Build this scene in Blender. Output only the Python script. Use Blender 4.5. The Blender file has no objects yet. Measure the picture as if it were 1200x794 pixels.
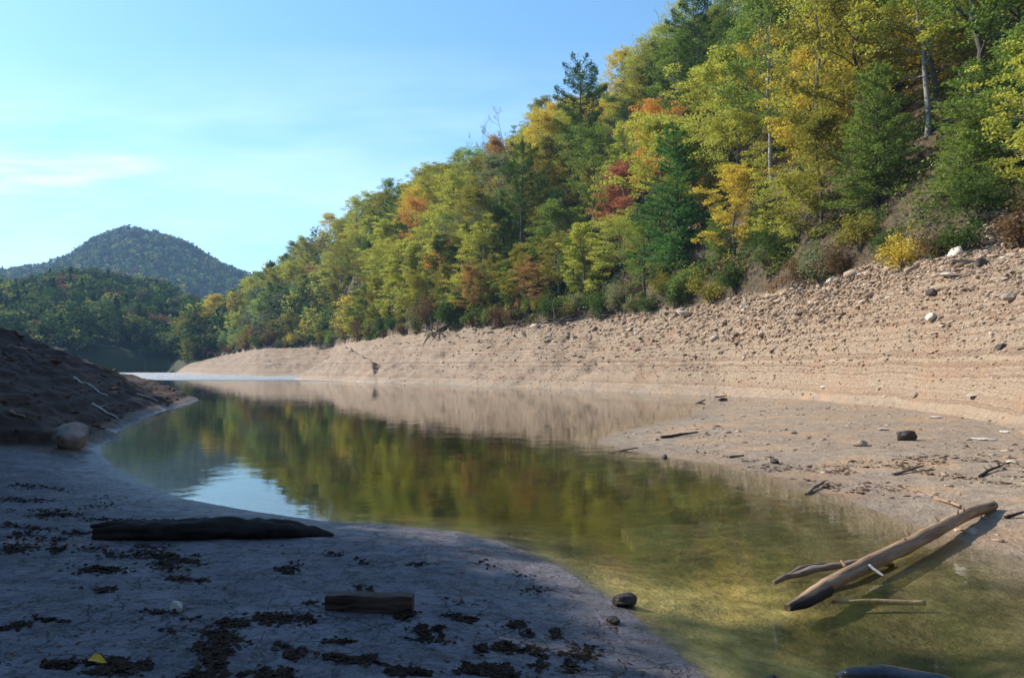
import bpy, math, random
import numpy as np
from mathutils import Vector, Matrix, Euler

SC = bpy.context.scene
R = math.radians
# ------------------------------------------------------------------ camera, light, exposure
CAMH, F, PITCH = 2.0, 920.0, math.atan(33 / 920.0)
cd = bpy.data.cameras.new("camera")
cam = bpy.data.objects.new("camera", cd); SC.collection.objects.link(cam)
cam.location = (0, 0, CAMH); cam.rotation_euler = (math.pi / 2 + PITCH, 0, 0)
cd.sensor_width = 36; cd.lens = 36 * F / 1200; cd.clip_start = 0.05; cd.clip_end = 20000
SC.camera = cam
SUN_AZ, SUN_EL = R(-67), R(37)         # azimuth from +Y towards +X
sdir = Vector((math.sin(SUN_AZ) * math.cos(SUN_EL), math.cos(SUN_AZ) * math.cos(SUN_EL), math.sin(SUN_EL)))
ld = bpy.data.lights.new("sun", 'SUN'); ld.energy = 5.0; ld.angle = R(0.55); ld.color = (1, .93, .83)
sun = bpy.data.objects.new("sun", ld); SC.collection.objects.link(sun)
sun.rotation_euler = sdir.to_track_quat('Z', 'Y').to_euler()
SC.view_settings.view_transform = 'Standard'; SC.view_settings.look = 'None'
SC.view_settings.gamma = 1; SC.view_settings.exposure = 0.6
SC.view_settings.use_curve_mapping = False
SC.render.engine = 'CYCLES'
cy = SC.cycles
cy.max_bounces = 6; cy.diffuse_bounces = 2; cy.glossy_bounces = 3; cy.transmission_bounces = 3
cy.transparent_max_bounces = 8; cy.volume_bounces = 0; cy.caustics_reflective = False; cy.caustics_refractive = False
cy.use_denoising = True
W = bpy.data.worlds.new("World"); SC.world = W; W.use_nodes = True

def N(nt, typ, **kw):
    n = nt.nodes.new(typ)
    for k, v in kw.items():
        if k in n.bl_rna.properties.keys(): setattr(n, k, v)
        else: n.inputs[k].default_value = v
    return n
def L(nt, a, b): nt.links.new(a, b)
def mth(nt, op, a, b=None, c=None, clamp=False):
    n = nt.nodes.new('ShaderNodeMath'); n.operation = op; n.use_clamp = clamp
    for i, x in enumerate((a, b, c)):
        if x is None: continue
        if isinstance(x, (int, float)): n.inputs[i].default_value = x
        else: L(nt, x, n.inputs[i])
    return n.outputs[0]
def ramp(nt, fac, stops, interp='LINEAR'):
    n = nt.nodes.new('ShaderNodeValToRGB'); cr = n.color_ramp; cr.interpolation = interp
    while len(cr.elements) < len(stops): cr.elements.new(.5)
    for e, (p, c) in zip(cr.elements, stops):
        e.position = p; e.color = (c, c, c, 1) if isinstance(c, (int, float)) else (*c, 1)
    L(nt, fac, n.inputs[0]); return n.outputs[0]
def mixc(nt, fac, a, b, mode='MIX'):
    n = nt.nodes.new('ShaderNodeMix'); n.data_type = 'RGBA'; n.blend_type = mode
    for i, x in ((0, fac), (6, a), (7, b)):
        if isinstance(x, (int, float)): n.inputs[i].default_value = x if i == 0 else (x, x, x, 1)
        elif isinstance(x, tuple): n.inputs[i].default_value = (*x, 1)
        else: L(nt, x, n.inputs[i])
    return n.outputs[2]
def noise(nt, vec, scale, detail=3, rough=.55, dist=0):
    n = N(nt, 'ShaderNodeTexNoise', Scale=scale, Detail=detail, Roughness=rough, Distortion=dist)
    if vec is not None: L(nt, vec, n.inputs['Vector'])
    return n.outputs[0]
def mapping(nt, vec, scale=(1, 1, 1), rot=(0, 0, 0), loc=(0, 0, 0)):
    n = nt.nodes.new('ShaderNodeMapping'); n.inputs['Scale'].default_value = scale
    n.inputs['Rotation'].default_value = rot; n.inputs['Location'].default_value = loc
    L(nt, vec, n.inputs[0]); return n.outputs[0]

# world: physical sky with a few thin cirrus streaks
nt = W.node_tree; nt.nodes.clear()
sky = nt.nodes.new('ShaderNodeTexSky'); sky.sky_type = 'NISHITA'; sky.sun_disc = False
sky.sun_elevation = SUN_EL; sky.sun_rotation = SUN_AZ
sky.altitude = 300; sky.air_density = 1.0; sky.dust_density = .6; sky.ozone_density = 2.5
tc = nt.nodes.new('ShaderNodeTexCoord')
sx = nt.nodes.new('ShaderNodeSeparateXYZ'); L(nt, tc.outputs['Generated'], sx.inputs[0])
gx = mth(nt, 'DIVIDE', sx.outputs[0], mth(nt, 'MAXIMUM', sx.outputs[1], .05))
gz = mth(nt, 'DIVIDE', sx.outputs[2], mth(nt, 'MAXIMUM', sx.outputs[1], .05))
cv = nt.nodes.new('ShaderNodeCombineXYZ'); L(nt, gx, cv.inputs[0]); L(nt, gz, cv.inputs[1])
n1 = noise(nt, mapping(nt, cv.outputs[0], (3, 26, 1), (0, 0, R(4))), 1.0, 5, .6)
m1 = ramp(nt, gz, [(.19, 0), (.235, 1), (.26, 1), (.31, 0)])
m2 = ramp(nt, mth(nt, 'ADD', gx, 1.0), [(.3, 1), (.5, .9), (.56, 0)])
c1 = mth(nt, 'MULTIPLY', mth(nt, 'MULTIPLY', ramp(nt, n1, [(.48, 0), (.72, .55)]), m1), m2)
n2 = noise(nt, mapping(nt, cv.outputs[0], (1.6, 7, 1), (0, 0, R(-14))), 1.0, 4, .6)
m3 = ramp(nt, gz, [(.0, .9), (.2, .9), (.33, .6), (.42, 0)])
c2 = mth(nt, 'MULTIPLY', ramp(nt, n2, [(.36, 0), (.75, .42)]), m3)
cf = mth(nt, 'ADD', c1, c2, clamp=True)
skyc = mixc(nt, 1.0, sky.outputs[0], (.80, 1.08, 1.13), 'MULTIPLY')
col = mixc(nt, cf, skyc, (9.0, 9.6, 9.8))
bg = N(nt, 'ShaderNodeBackground', Strength=.145); L(nt, col, bg.inputs[0])
wo = nt.nodes.new('ShaderNodeOutputWorld'); L(nt, bg.outputs[0], wo.inputs[0])

# ------------------------------------------------------------------ helpers
cp, sp_ = math.cos(PITCH), math.sin(PITCH)
def ray(u, v):
    x, y, z = (u - 600) / F, 1.0, -(v - 397) / F
    return np.array([x, y * cp - z * sp_, y * sp_ + z * cp])
def G(u, v, z=0.0):                     # where the line of sight through a photo point meets level z
    d = ray(u, v); t = (z - CAMH) / d[2]; return (d[0] * t, d[1] * t)
def AT(u, v, D):                        # ... or distance D
    d = ray(u, v); t = D / d[1]; return (d[0] * t, D, CAMH + d[2] * t)
def th_u(u): return math.degrees(math.atan((u - 600) / F))

rng = np.random.default_rng(7)
_P = rng.permutation(512); _P = np.concatenate([_P, _P, _P])
_G = rng.normal(size=(1536, 2)); _G /= np.linalg.norm(_G, axis=1)[:, None]
def pn(x, y):
    xi = np.floor(x).astype(int); yi = np.floor(y).astype(int); xf = x - xi; yf = y - yi
    xi &= 511; yi &= 511
    fx = xf ** 3 * (xf * (xf * 6 - 15) + 10); fy = yf ** 3 * (yf * (yf * 6 - 15) + 10)
    def g(ix, iy, dx, dy):
        h = _P[_P[ix & 511] + (iy & 511)]; return _G[h, 0] * dx + _G[h, 1] * dy
    a = g(xi, yi, xf, yf); b = g(xi + 1, yi, xf - 1, yf); c = g(xi, yi + 1, xf, yf - 1); d = g(xi + 1, yi + 1, xf - 1, yf - 1)
    return (a + fx * (b - a)) * (1 - fy) + (c + fx * (d - c)) * fy
def fbm(x, y, s, o=4, g=.5):
    r = 0; a = 1; f = 1.0 / s
    for i in range(o): r = r + a * pn(x * f + 17.3 * i, y * f - 9.1 * i); a *= g; f *= 2.03
    return r
def sd(px, py, poly):                   # signed distance, + inside
    P = np.array(poly, float); d = np.full(px.shape, 1e12); ins = np.zeros(px.shape, bool)
    for i in range(len(P)):
        a, b = P[i], P[(i + 1) % len(P)]; e = b - a
        t = np.clip(((px - a[0]) * e[0] + (py - a[1]) * e[1]) / (e @ e), 0, 1)
        d = np.minimum(d, (px - a[0] - t * e[0]) ** 2 + (py - a[1] - t * e[1]) ** 2)
        c = ((a[1] > py) != (b[1] > py)) & (px < (b[0] - a[0]) * (py - a[1]) / (b[1] - a[1] + 1e-12) + a[0])
        ins ^= c
    d = np.sqrt(d); return np.where(ins, d, -d)
def sstep(a, b, x):
    t = np.clip((x - a) / (b - a), 0, 1); return t * t * (3 - 2 * t)

# shore lines of the drawn-down lake
SH = [G(*p) for p in [(232, 468), (200, 478), (165, 490), (142, 504), (122, 520), (119, 533), (140, 552), (178, 571), (215, 584), (300, 599),
                      (380, 609), (450, 614), (520, 621), (585, 634), (635, 653), (675, 675), (708, 695), (752, 728), (800, 768), (835, 800)]]
LEFT = [(-420, 75), (-80, 72), (-45, 63), (-30, 57), (-22, 52)] + SH + [(1.9, 3.6), (2.9, 1.6), (5, -2), (9, -12), (20, -80), (-420, -80)]
NOSE = [(-420, 75), (-80, 72), (-45, 63), (-30, 57), (-22, 52)] + SH[:5] + [G(96, 526, .3), G(60, 520, .35), G(0, 512, .4), (-12.2, 12), (-12.0, 5), (-12.5, -8), (-14, -80), (-420, -80)]
SPIT = [G(*p) for p in [(1260, 690), (1200, 663), (1130, 634), (1070, 612), (1010, 592), (950, 574), (900, 557), (860, 547), (810, 539), (765, 532), (720, 524),
                        (698, 518), (712, 509), (760, 499), (805, 488), (825, 476), (838, 465)]] + [(40, 60), (200, 60), (200, -200), (30, -200), (16, -14), (9.5, 2.5)]
# right-hand bank: columns (photo u, waterline/toe distance, toe z, treeline distance, treeline z, crest distance, skyline v)
COL = [(150, 300, -6, 320, -5, 330, 434), (200, 268, -3, 290, -1.5, 300, 428), (215, 258, -.5, 285, 2.5, 305, 415), (245, 205, 0, 300, 6.0, 345, 374),
       (300, 176, 0, 251, 8, 340, 318), (330, 176, 0, 243, 8, 330, 295), (352, 174, 0, 238, 8, 322, 282), (372, 172, 0, 232, 8, 312, 268), (396, 165, 0, 222, 8, 300, 254), (416, 113, 0, 174, 8, 286, 243),
       (450, 102, 0, 153, 8, 270, 225), (500, 92, 0, 131, 8, 250, 200), (550, 82, 0, 117, 8, 232, 176), (600, 76, 0, 110, 8, 215, 148), (650, 71, 0, 102, 8, 200, 128),
       (700, 66, 0, 95, 8, 186, 106), (750, 61, 0, 86, 8, 172, 66), (800, 57, 0, 77, 8, 160, 18), (850, 53, .02, 68.5, 8, 152, -12), (900, 47, .1, 60, 8, 144, -40),
       (950, 42, .15, 53, 8, 136, -62), (1000, 37, .2, 48, 8, 130, -80), (1050, 32.5, .28, 44, 8, 124, -100), (1100, 28, .35, 41, 8, 118, -120), (1150, 24.5, .42, 39, 8, 112, -130), (1200, 21, .5, 37, 8, 108, -140)]
th = []; rt = []; zt = []; rT = []; zT = []; rc = []; zc = []
for u, a, za, b, zb, c, v in COL:
    t = th_u(u); k = 1 / math.cos(R(t)); th.append(t); rt.append(a * k); zt.append(za); rT.append(b * k); zT.append(zb); rc.append(c * k)
    zc.append(AT(u, v, c)[2] - ((17.5 if 290 < u < 640 else 14.5) if u > 260 else (7 if u > 220 else 0)))
for t, a, za, b, c, z in [(45, 19, .6, 36, 110, 60), (70, 18, .8, 34, 110, 60), (110, 22, 1, 40, 120, 60), (180, 40, 1, 60, 140, 60)]:
    th.append(t); rt.append(a); zt.append(za); rT.append(b); zT.append(8); rc.append(c); zc.append(z)
th = [-60] + th; rt = [300] + rt; zt = [-8] + zt; rT = [320] + rT; zT = [-8] + zT; rc = [340] + rc; zc = [-8] + zc
MH = [(-700, 300, 52), (-300, 300, 318), (-100, 292, 322), (0, 290, 326), (34, 290, 324), (68, 292, 314), (95, 294, 311), (136, 296, 318), (187, 300, 331), (221, 304, 348), (250, 310, 368), (300, 320, 395), (360, 330, 415)]
MH[0] = (-700, 300, 330)
FM = [(-700, 330), (-300, 322), (0, 322), (41, 317), (85, 298), (110, 284), (146, 273), (175, 277), (204, 286), (238, 303), (265, 314), (289, 324), (340, 345), (420, 380), (700, 400)]
HEAD = [((u_ - 600) / F * D_, D_) for u_, D_ in [(346, 131), (372, 122), (400, 116), (440, 104), (470, 118), (450, 180), (400, 212), (386, 190), (368, 162), (352, 143)]]
def smooth_interp(x, xs, ys):
    w = 0
    for k, o in ((.25, -.5), (.5, 0), (.25, .5)): w = w + k * np.interp(x + o, xs, ys)
    return w
def height(x, y):
    r = np.hypot(x, y); t = np.degrees(np.arctan2(x, y))
    # gullies and noses: shift along-shore profile a little
    w1 = fbm(x, y, 14, 4); w2 = fbm(x + 50, y, 3.0, 4); w3 = fbm(x, y + 70, .8, 3)
    a = smooth_interp(t, th, rt); b = smooth_interp(t, th, rT); c = smooth_interp(t, th, rc)
    za = smooth_interp(t, th, zt); zb = smooth_interp(t, th, zT); zz = smooth_interp(t, th, zc)
    rr = r + w1 * np.clip((b - a) * .12, 0, 5)
    q = (rr - a) / (b - a)
    zbank = za + (zb - za) * (np.clip(q, 0, 1) * .85 + .15 * np.clip(q, 0, 1) ** 2)
    mid = np.clip(q * 4, 0, 1) * np.clip((1 - q) * 6, 0, 1)
    zbank = zbank + mid * (w1 * .55 + w2 * .28 + w3 * .07)
    rill = pn(t * 1.1 + w2 * .25 + w1 * .5, r * .03) ; rill2 = pn(t * 7.0 + w2 * .5, r * .09)
    zbank = zbank + mid * (.16 * fbm(x, y, 1.9, 3) + .5 * np.abs(fbm(x + 31, y, 7.5, 3)) * sstep(.3, .9, q))
    st = zbank / .62 + w1 * .15                                 # old waterline terraces
    zbank = zbank + np.clip(q * 5, 0, 1) * (q < 1.0) * .62 * np.clip(.10 + .30 * fbm(x + 9, y, 12, 2), .02, .22) * (sstep(.35, .65, st - np.floor(st)) - (st - np.floor(st))) * 1.2
    q2 = np.clip((rr - b) / (c - b), 0, 1)
    zhill = zb + (zz - zb) * (q2 * 1.18 - .18 * q2 ** 2) - np.clip(r - c, 0, 400) * .35 + 2.5 * fbm(x, y, 30, 3) * np.clip(q2 * 4, 0, 1)
    z = np.where(q < 0, za + np.maximum((rr - a) * .09, -.5) - .02, np.where(rr > b, zhill + (1.0 + .5 * w2) * np.clip((rr - b) * 2.2, 0, 1), zbank))
    z = np.where((r > b) & (r > c), np.maximum(zhill, -4), z)
    hd = np.clip((sd(x, y, HEAD) + .25 * w1) * .66, -3, 8.2 + .4 * w1); sh_ = hd / .6; hd = np.where(hd > 0, hd + .10 * np.sin(sh_ * 6.28 + w2) + .45 * w2 * np.clip(hd, 0, 1) + .25 * w3 * np.clip(hd, 0, 1), hd); z = np.maximum(z, hd)
    deep = np.where(t < th_u(215), -4, 0); z = z + deep * (z < .2)
    # left land
    s = sd(x, y, LEFT); mud = np.where(s > 0, .5 * (1 - np.exp(-np.clip(s, 0, 400) * .16)), s * .15)
    mud = mud + (w2 * .028 + w3 * .02) * np.clip(s * 1.2 + .25, 0, 1)
    sn = sd(x, y, NOSE) + w2 * .5
    nb = np.where(sn > 0, .40 * sn + .1 * (w1 + w2) * np.clip(sn, 0, 2) + w3 * .08, sn * .3)
    stn = nb / .35; nb = nb + (sn > 0) * .03 * np.sin(stn * 6.283)
    nb = np.minimum(nb, 9 + (nb - 9) * .55)
    nb = np.where(y > 30, np.minimum(nb, 26), np.minimum(nb, 30))
    # spit / right flat
    s2 = sd(x, y, SPIT) + w1 * .35 * np.clip((y - 9) / 10, 0, 1); spt = np.where(s2 > 0, .62 * (1 - np.exp(-np.clip(s2, 0, 400) * .085)), np.where((y < 11) & (x > 1.5), np.maximum(s2 * .06, -.24) - .0 * s2, s2 * .13))
    spt = spt + (w2 * .045 + w3 * .018) * np.clip(s2 + .3, 0, 1)
    bed = -.52 + .2 * w1 - 1.1 * sstep(8.5, 13, y) - 1.6 * sstep(14, 60, y) + .04 * w2
    # a shallow sand bar crosses the near channel
    bar = -.10 - .09 * np.abs((y - 6.9) + .35 * (x - 2)) - .12 * np.clip(np.abs(x - 1.5) - 1.3, 0, 9) + .04 * w2
    lo = np.maximum(np.maximum(bed, bar), spt)
    out = np.maximum(np.maximum(lo, mud), np.maximum(nb, z))
    # hills beyond
    D = np.clip(y, 1, None); uu = np.clip(600 + F * x / D, -2500, 3000); front = y > 150
    mb = np.interp(uu, [m[0] for m in MH], [m[1] for m in MH]); mv = np.interp(uu, [m[0] for m in MH], [m[2] for m in MH])
    mcrest = CAMH + (430 - mv) / F * 460 - 10
    qm = np.clip((D - mb) / (460 - mb), 0, 1)
    zm = np.where(D < mb, -3, 0) + mcrest * np.where(qm < 1, .12 * np.clip(qm * 30, 0, 1) + .88 * qm ** .85, 1) - np.clip(D - 460, 0, 250) * .3 + 4 * fbm(x, y, 60, 3) * np.clip(qm * 3, 0, 1)
    fv = np.interp(uu, [m[0] for m in FM], [m[1] for m in FM]); fc = CAMH + (430 - fv) / F * 1300 - 10
    qf = sstep(620, 1300, D); zf = 4 + (fc - 4) * qf - np.clip(D - 1300, 0, 500) * .25 + 18 * fbm(x, y, 150, 4) * np.clip(qf * 2, 0, 1) * np.clip((1400 - D) / 200 + .4, 0, 1)
    out = np.where(front, np.maximum(out, np.where(uu < 420, zm, -9)), out)
    out = np.where(y > 560, np.maximum(np.maximum(out, zf), 4), out)
    out = np.where((np.abs(t) > 100) | (r > 700), np.maximum(out, 2), out)
    forest = np.where((rr > b - .35) | ((hd > 7.6) & (r > a + 22))  ,1,0) * np.where((zb > 0) & (t > th_u(215)), 1, 0); forest = np.where((y > 285) & front, 1, forest)
    forest = np.where(nb > 7.5, 1, forest)
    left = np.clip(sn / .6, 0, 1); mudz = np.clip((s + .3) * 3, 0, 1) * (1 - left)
    return out, forest, mudz, left, s2
def H1(x, y): return float(height(np.array([float(x)]), np.array([float(y)]))[0][0])

COLL = SC.collection
def mesh_np(name, V, Fq, mats=(), smooth=False, fsize=4, attr=None, link=True, parent=None):
    me = bpy.data.meshes.new(name); V = np.asarray(V, np.float32); Fq = np.asarray(Fq, np.int32)
    n = len(Fq); me.vertices.add(len(V)); me.vertices.foreach_set('co', V.ravel())
    me.loops.add(n * fsize); me.loops.foreach_set('vertex_index', Fq.ravel())
    me.polygons.add(n); me.polygons.foreach_set('loop_start', np.arange(0, n * fsize, fsize, dtype=np.int32))
    me.polygons.foreach_set('loop_total', np.full(n, fsize, np.int32))
    if smooth: me.polygons.foreach_set('use_smooth', np.ones(n, bool))
    if attr is not None:
        ca = me.color_attributes.new('zone', 'FLOAT_COLOR', 'POINT'); ca.data.foreach_set('color', np.asarray(attr, np.float32).ravel())
    for m in mats: me.materials.append(m)
    me.update(calc_edges=True)
    if not link: return me
    return link_obj(name, me, parent)
def link_obj(name, me, parent=None):
    o = bpy.data.objects.new(name, me); COLL.objects.link(o)
    if parent is not None: o.parent = parent
    return o
def tag(o, label=None, cat=None, group=None, kind=None):
    if label: o['label'] = label
    if cat: o['category'] = cat
    if group: o['group'] = group
    if kind: o['kind'] = kind
    return o
def empty(name, loc=(0, 0, 0), rz=0):
    o = bpy.data.objects.new(name, None); COLL.objects.link(o); o.location = loc; o.rotation_euler = (0, 0, rz); o.empty_display_size = .3; return o
def newmat(name):
    m = bpy.data.materials.new(name); m.use_nodes = True; t = m.node_tree; t.nodes.clear()
    o = t.nodes.new('ShaderNodeOutputMaterial'); return m, t, o

# ------------------------------------------------------------------ materials
def ground_mat():
    m, t, o = newmat('ground')
    geo = t.nodes.new('ShaderNodeNewGeometry'); P = geo.outputs['Position']
    at = t.nodes.new('ShaderNodeAttribute'); at.attribute_name = 'zone'
    sp = t.nodes.new('ShaderNodeSeparateColor'); L(t, at.outputs['Color'], sp.inputs[0])
    xyz = t.nodes.new('ShaderNodeSeparateXYZ'); L(t, P, xyz.inputs[0]); Z = xyz.outputs[2]
    # bank: pinkish tan earth, banded with height
    nb = noise(t, P, .35, 5, .6); nf = noise(t, P, 3.2, 5, .65); nff = noise(t, P, 14, 4, .7)
    zz = mth(t, 'ADD', Z, mth(t, 'MULTIPLY', nb, .55))
    cz = t.nodes.new('ShaderNodeCombineXYZ'); L(t, zz, cz.inputs[2]); 
    band = noise(t, cz.outputs[0], 2.6, 6, .75)
    bank = ramp(t, band, [(.30, (.19, .11, .065)), (.40, (.35, .245, .155)), (.46, (.24, .145, .09)), (.52, (.41, .305, .205)), (.58, (.31, .21, .135)), (.70, (.48, .375, .265))])
    bank = mixc(t, ramp(t, nf, [(.4, .0), (.75, .35)]), bank, (.38, .29, .20))
    bank = mixc(t, ramp(t, nb, [(.52, 0), (.7, .55)]), bank, (.38, .21, .12))
    bank = mixc(t, 1.0, bank, ramp(t, nff, [(.3, .55), (.6, 1.12)]), 'MULTIPLY')
    pebb = t.nodes.new('ShaderNodeTexVoronoi'); pebb.inputs['Scale'].default_value = 4.2; L(t, P, pebb.inputs['Vector'])
    bank = mixc(t, .2, bank, mixc(t, 1.0, bank, ramp(t, pebb.outputs['Distance'], [(.1, 1.25), (.55, .45)]), 'MULTIPLY'))
    # damp flat close to water: grey pink silt
    dampf = ramp(t, mth(t, 'MULTIPLY', mth(t, 'ADD', Z, mth(t, 'MULTIPLY', nf, .25)), .7), [(.12, 1), (.42, .55), (.62, 0)])
    silt = mixc(t, ramp(t, nf, [(.35, 0), (.65, 1)]), (.24, .18, .13), (.38, .29, .205))
    silt = mixc(t, ramp(t, noise(t, P, .5, 4), [(.5, 0), (.64, .7)]), silt, (.46, .28, .15))
    bank = mixc(t, dampf, bank, silt)
    # near mud
    n3 = noise(t, P, 2.1, 4, .6); n4 = noise(t, P, 26, 3, .6)
    mud = mixc(t, ramp(t, n3, [(.35, 0), (.65, 1)]), (.07, .062, .083), (.175, .155, .19))
    mud = mixc(t, .3, mud, ramp(t, n4, [(.3, .09), (.7, .28)]))
    wp = N(t, 'ShaderNodeVectorMath', operation='ADD'); L(t, P, wp.inputs[0])
    wn = t.nodes.new('ShaderNodeTexNoise'); wn.inputs['Scale'].default_value = 2.4; wn.inputs['Detail'].default_value = 4; L(t, P, wn.inputs['Vector'])
    ws = N(t, 'ShaderNodeVectorMath', operation='SCALE'); ws.inputs['Scale'].default_value = .85; L(t, wn.outputs['Color'], ws.inputs[0]); L(t, ws.outputs[0], wp.inputs[1])
    vo = N(t, 'ShaderNodeTexVoronoi', feature='DISTANCE_TO_EDGE', Scale=3.1); L(t, mapping(t, wp.outputs[0], (1, 1, .2)), vo.inputs['Vector'])
    crk = ramp(t, vo.outputs['Distance'], [(.004, 1), (.026, 0)])
    crk = mth(t, 'MULTIPLY', crk, ramp(t, noise(t, P, 1.1, 3), [(.47, 0), (.60, 1)]))
    mud = mixc(t, mth(t, 'MULTIPLY', crk, .95), mud, (.05, .045, .045))
    mud = mixc(t, ramp(t, noise(t, P, 1.3, 5, .7), [(.55, 0), (.66, .55)]), mud, (.07, .06, .065))
    n7 = noise(t, P, 9, 5, .75, .3); mud = mixc(t, ramp(t, n7, [(.54, 0), (.62, .6)]), mud, (.055, .045, .045)); mud = mixc(t, ramp(t, noise(t, P, 60, 2), [(.62, 0), (.68, .5)]), mud, (.30, .27, .27))
    # wet rim
    rim = ramp(t, mth(t, 'ADD', Z, mth(t, 'MULTIPLY', nf, .04)), [(.0, 1), (.035, .7), (.09, 0)])
    # left bank soil
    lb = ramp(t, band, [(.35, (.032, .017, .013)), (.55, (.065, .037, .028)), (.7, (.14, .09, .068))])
    # bed
    bed = mixc(t, ramp(t, noise(t, P, 1.6, 5, .6, .6), [(.38, 0), (.62, 1)]), (.075, .065, .03), (.17, .14, .065))
    vb = N(t, 'ShaderNodeTexVoronoi', Scale=5.0, feature='SMOOTH_F1'); L(t, wp.outputs[0], vb.inputs['Vector'])
    bed = mixc(t, .5, bed, mixc(t, 1.0, bed, ramp(t, vb.outputs['Distance'], [(.15, .55), (.6, 1.5)]), 'MULTIPLY'))
    bx = mth(t, 'ADD', mth(t, 'MULTIPLY', xyz.outputs[0], 1.0), mth(t, 'MULTIPLY', mth(t, 'SUBTRACT', nb, .5), 3.0)); sandm = mth(t, 'MULTIPLY', ramp(t, mth(t, 'MULTIPLY', bx, .2), [(.40, 1), (.56, 0)]), ramp(t, mth(t, 'MULTIPLY', xyz.outputs[1], .1), [(.74, 1), (.90, 0)]))
    bed = mixc(t, sandm, bed, mixc(t, 1.0, bed, (3.4, 3.2, 3.0), 'MULTIPLY'))
    floor = mixc(t, ramp(t, nf, [(.4, 0), (.6, 1)]), (.055, .042, .022), (.12, .08, .042))
    floor = mixc(t, ramp(t, mth(t, 'MULTIPLY', xyz.outputs[1], .001), [(.27, 0), (.29, 1)]), floor, (.028, .042, .014))
    c = mixc(t, sp.outputs[1], bank, mud)
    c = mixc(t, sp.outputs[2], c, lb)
    c = mixc(t, mth(t, 'MULTIPLY', rim, .35), c, (.13, .105, .09))
    c = mixc(t, ramp(t, mth(t, 'ADD', mth(t, 'MULTIPLY', Z, -8.0), mth(t, 'MULTIPLY', nf, .3)), [(.15, 0), (.45, 1)]), c, bed)
    c = mixc(t, sp.outputs[0], c, floor)
    hgt = mth(t, 'ADD', mth(t, 'MULTIPLY', nf, .10), mth(t, 'MULTIPLY', nff, .05))
    hb = mth(t, 'ADD', hgt, mth(t, 'MULTIPLY', mth(t, 'MULTIPLY', pebb.outputs['Distance'], ramp(t, Z, [(.4, 0), (.9, 1)])), -.06))
    n6 = noise(t, P, 6.5, 5, .7, .4); pits = ramp(t, n6, [(.36, 0), (.46, 1)])
    hm = mth(t, 'SUBTRACT', mth(t, 'ADD', mth(t, 'ADD', mth(t, 'MULTIPLY', n3, .07), mth(t, 'MULTIPLY', pits, .022)), mth(t, 'MULTIPLY', n4, .008)), mth(t, 'MULTIPLY', crk, .035))
    hh = N(t, 'ShaderNodeMix'); L(t, sp.outputs[1], hh.inputs[0]); L(t, hb, hh.inputs[2]); L(t, hm, hh.inputs[3])
    bp = N(t, 'ShaderNodeBump', Strength=.9, Distance=1.0); L(t, hh.outputs[0], bp.inputs['Height'])
    b = N(t, 'ShaderNodeBsdfPrincipled', Roughness=.85); L(t, c, b.inputs['Base Color']); L(t, bp.outputs[0], b.inputs['Normal'])
    b.inputs['Specular IOR Level'].default_value = .25
    L(t, ramp(t, Z, [(0, .45), (.12, .85)]), b.inputs['Roughness'])
    L(t, b.outputs[0], o.inputs[0]); return m
def water_mat():
    m, t, o = newmat('water')
    geo = t.nodes.new('ShaderNodeNewGeometry'); P = geo.outputs['Position']
    xyz = t.nodes.new('ShaderNodeSeparateXYZ'); L(t, P, xyz.inputs[0])
    far = ramp(t, mth(t, 'MULTIPLY', mth(t, 'ADD', xyz.outputs[1], mth(t, 'MULTIPLY', xyz.outputs[0], .25)), .005), [(.52, 0), (.60, 1)])
    na = noise(t, mapping(t, P, (1, 1, 1)), 1.1, 3, .5); nn = noise(t, mapping(t, P, (.8, 1.3, 1)), 6.5, 3, .55)
    calm = ramp(t, noise(t, P, .16, 3), [(.4, .25), (.65, 1)])
    h = mth(t, 'ADD', mth(t, 'MULTIPLY', na, .004), mth(t, 'MULTIPLY', mth(t, 'MULTIPLY', nn, calm), .0013))
    fr = noise(t, P, 2.2, 4, .7); h = mth(t, 'ADD', h, mth(t, 'MULTIPLY', mth(t, 'MULTIPLY', fr, far), .30))
    bp = N(t, 'ShaderNodeBump', Strength=1.0, Distance=1.0); L(t, h, bp.inputs['Height'])
    fre = N(t, 'ShaderNodeFresnel', IOR=1.333); L(t, bp.outputs[0], fre.inputs['Normal'])
    gl = N(t, 'ShaderNodeBsdfGlossy', Roughness=.02, Color=(1, 1, 1, 1)); L(t, bp.outputs[0], gl.inputs['Normal'])
    L(t, mth(t, 'ADD', .015, mth(t, 'MULTIPLY', far, .65)), gl.inputs['Roughness'])
    tr = N(t, 'ShaderNodeBsdfTransparent', Color=(.97, .98, .94, 1)); df = N(t, 'ShaderNodeBsdfDiffuse', Color=(.10, .10, .03, 1))
    m1 = N(t, 'ShaderNodeMixShader', Fac=.10); L(t, tr.outputs[0], m1.inputs[1]); L(t, df.outputs[0], m1.inputs[2])
    bf = geo.outputs['Backfacing']; ff = mth(t, 'ADD', mth(t, 'MULTIPLY', fre.outputs[0], mth(t, 'SUBTRACT', 1.0, bf)), mth(t, 'MULTIPLY', bf, .05))   # light passes the surface unbent, so no total reflection from below
    m2 = t.nodes.new('ShaderNodeMixShader'); L(t, ff, m2.inputs[0]); L(t, m1.outputs[0], m2.inputs[1]); L(t, gl.outputs[0], m2.inputs[2])
    L(t, m2.outputs[0], o.inputs[0])
    va = N(t, 'ShaderNodeVolumeAbsorption', Color=(.66, .60, .30, 1), Density=.85); L(t, va.outputs[0], o.inputs['Volume'])
    return m
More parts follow.
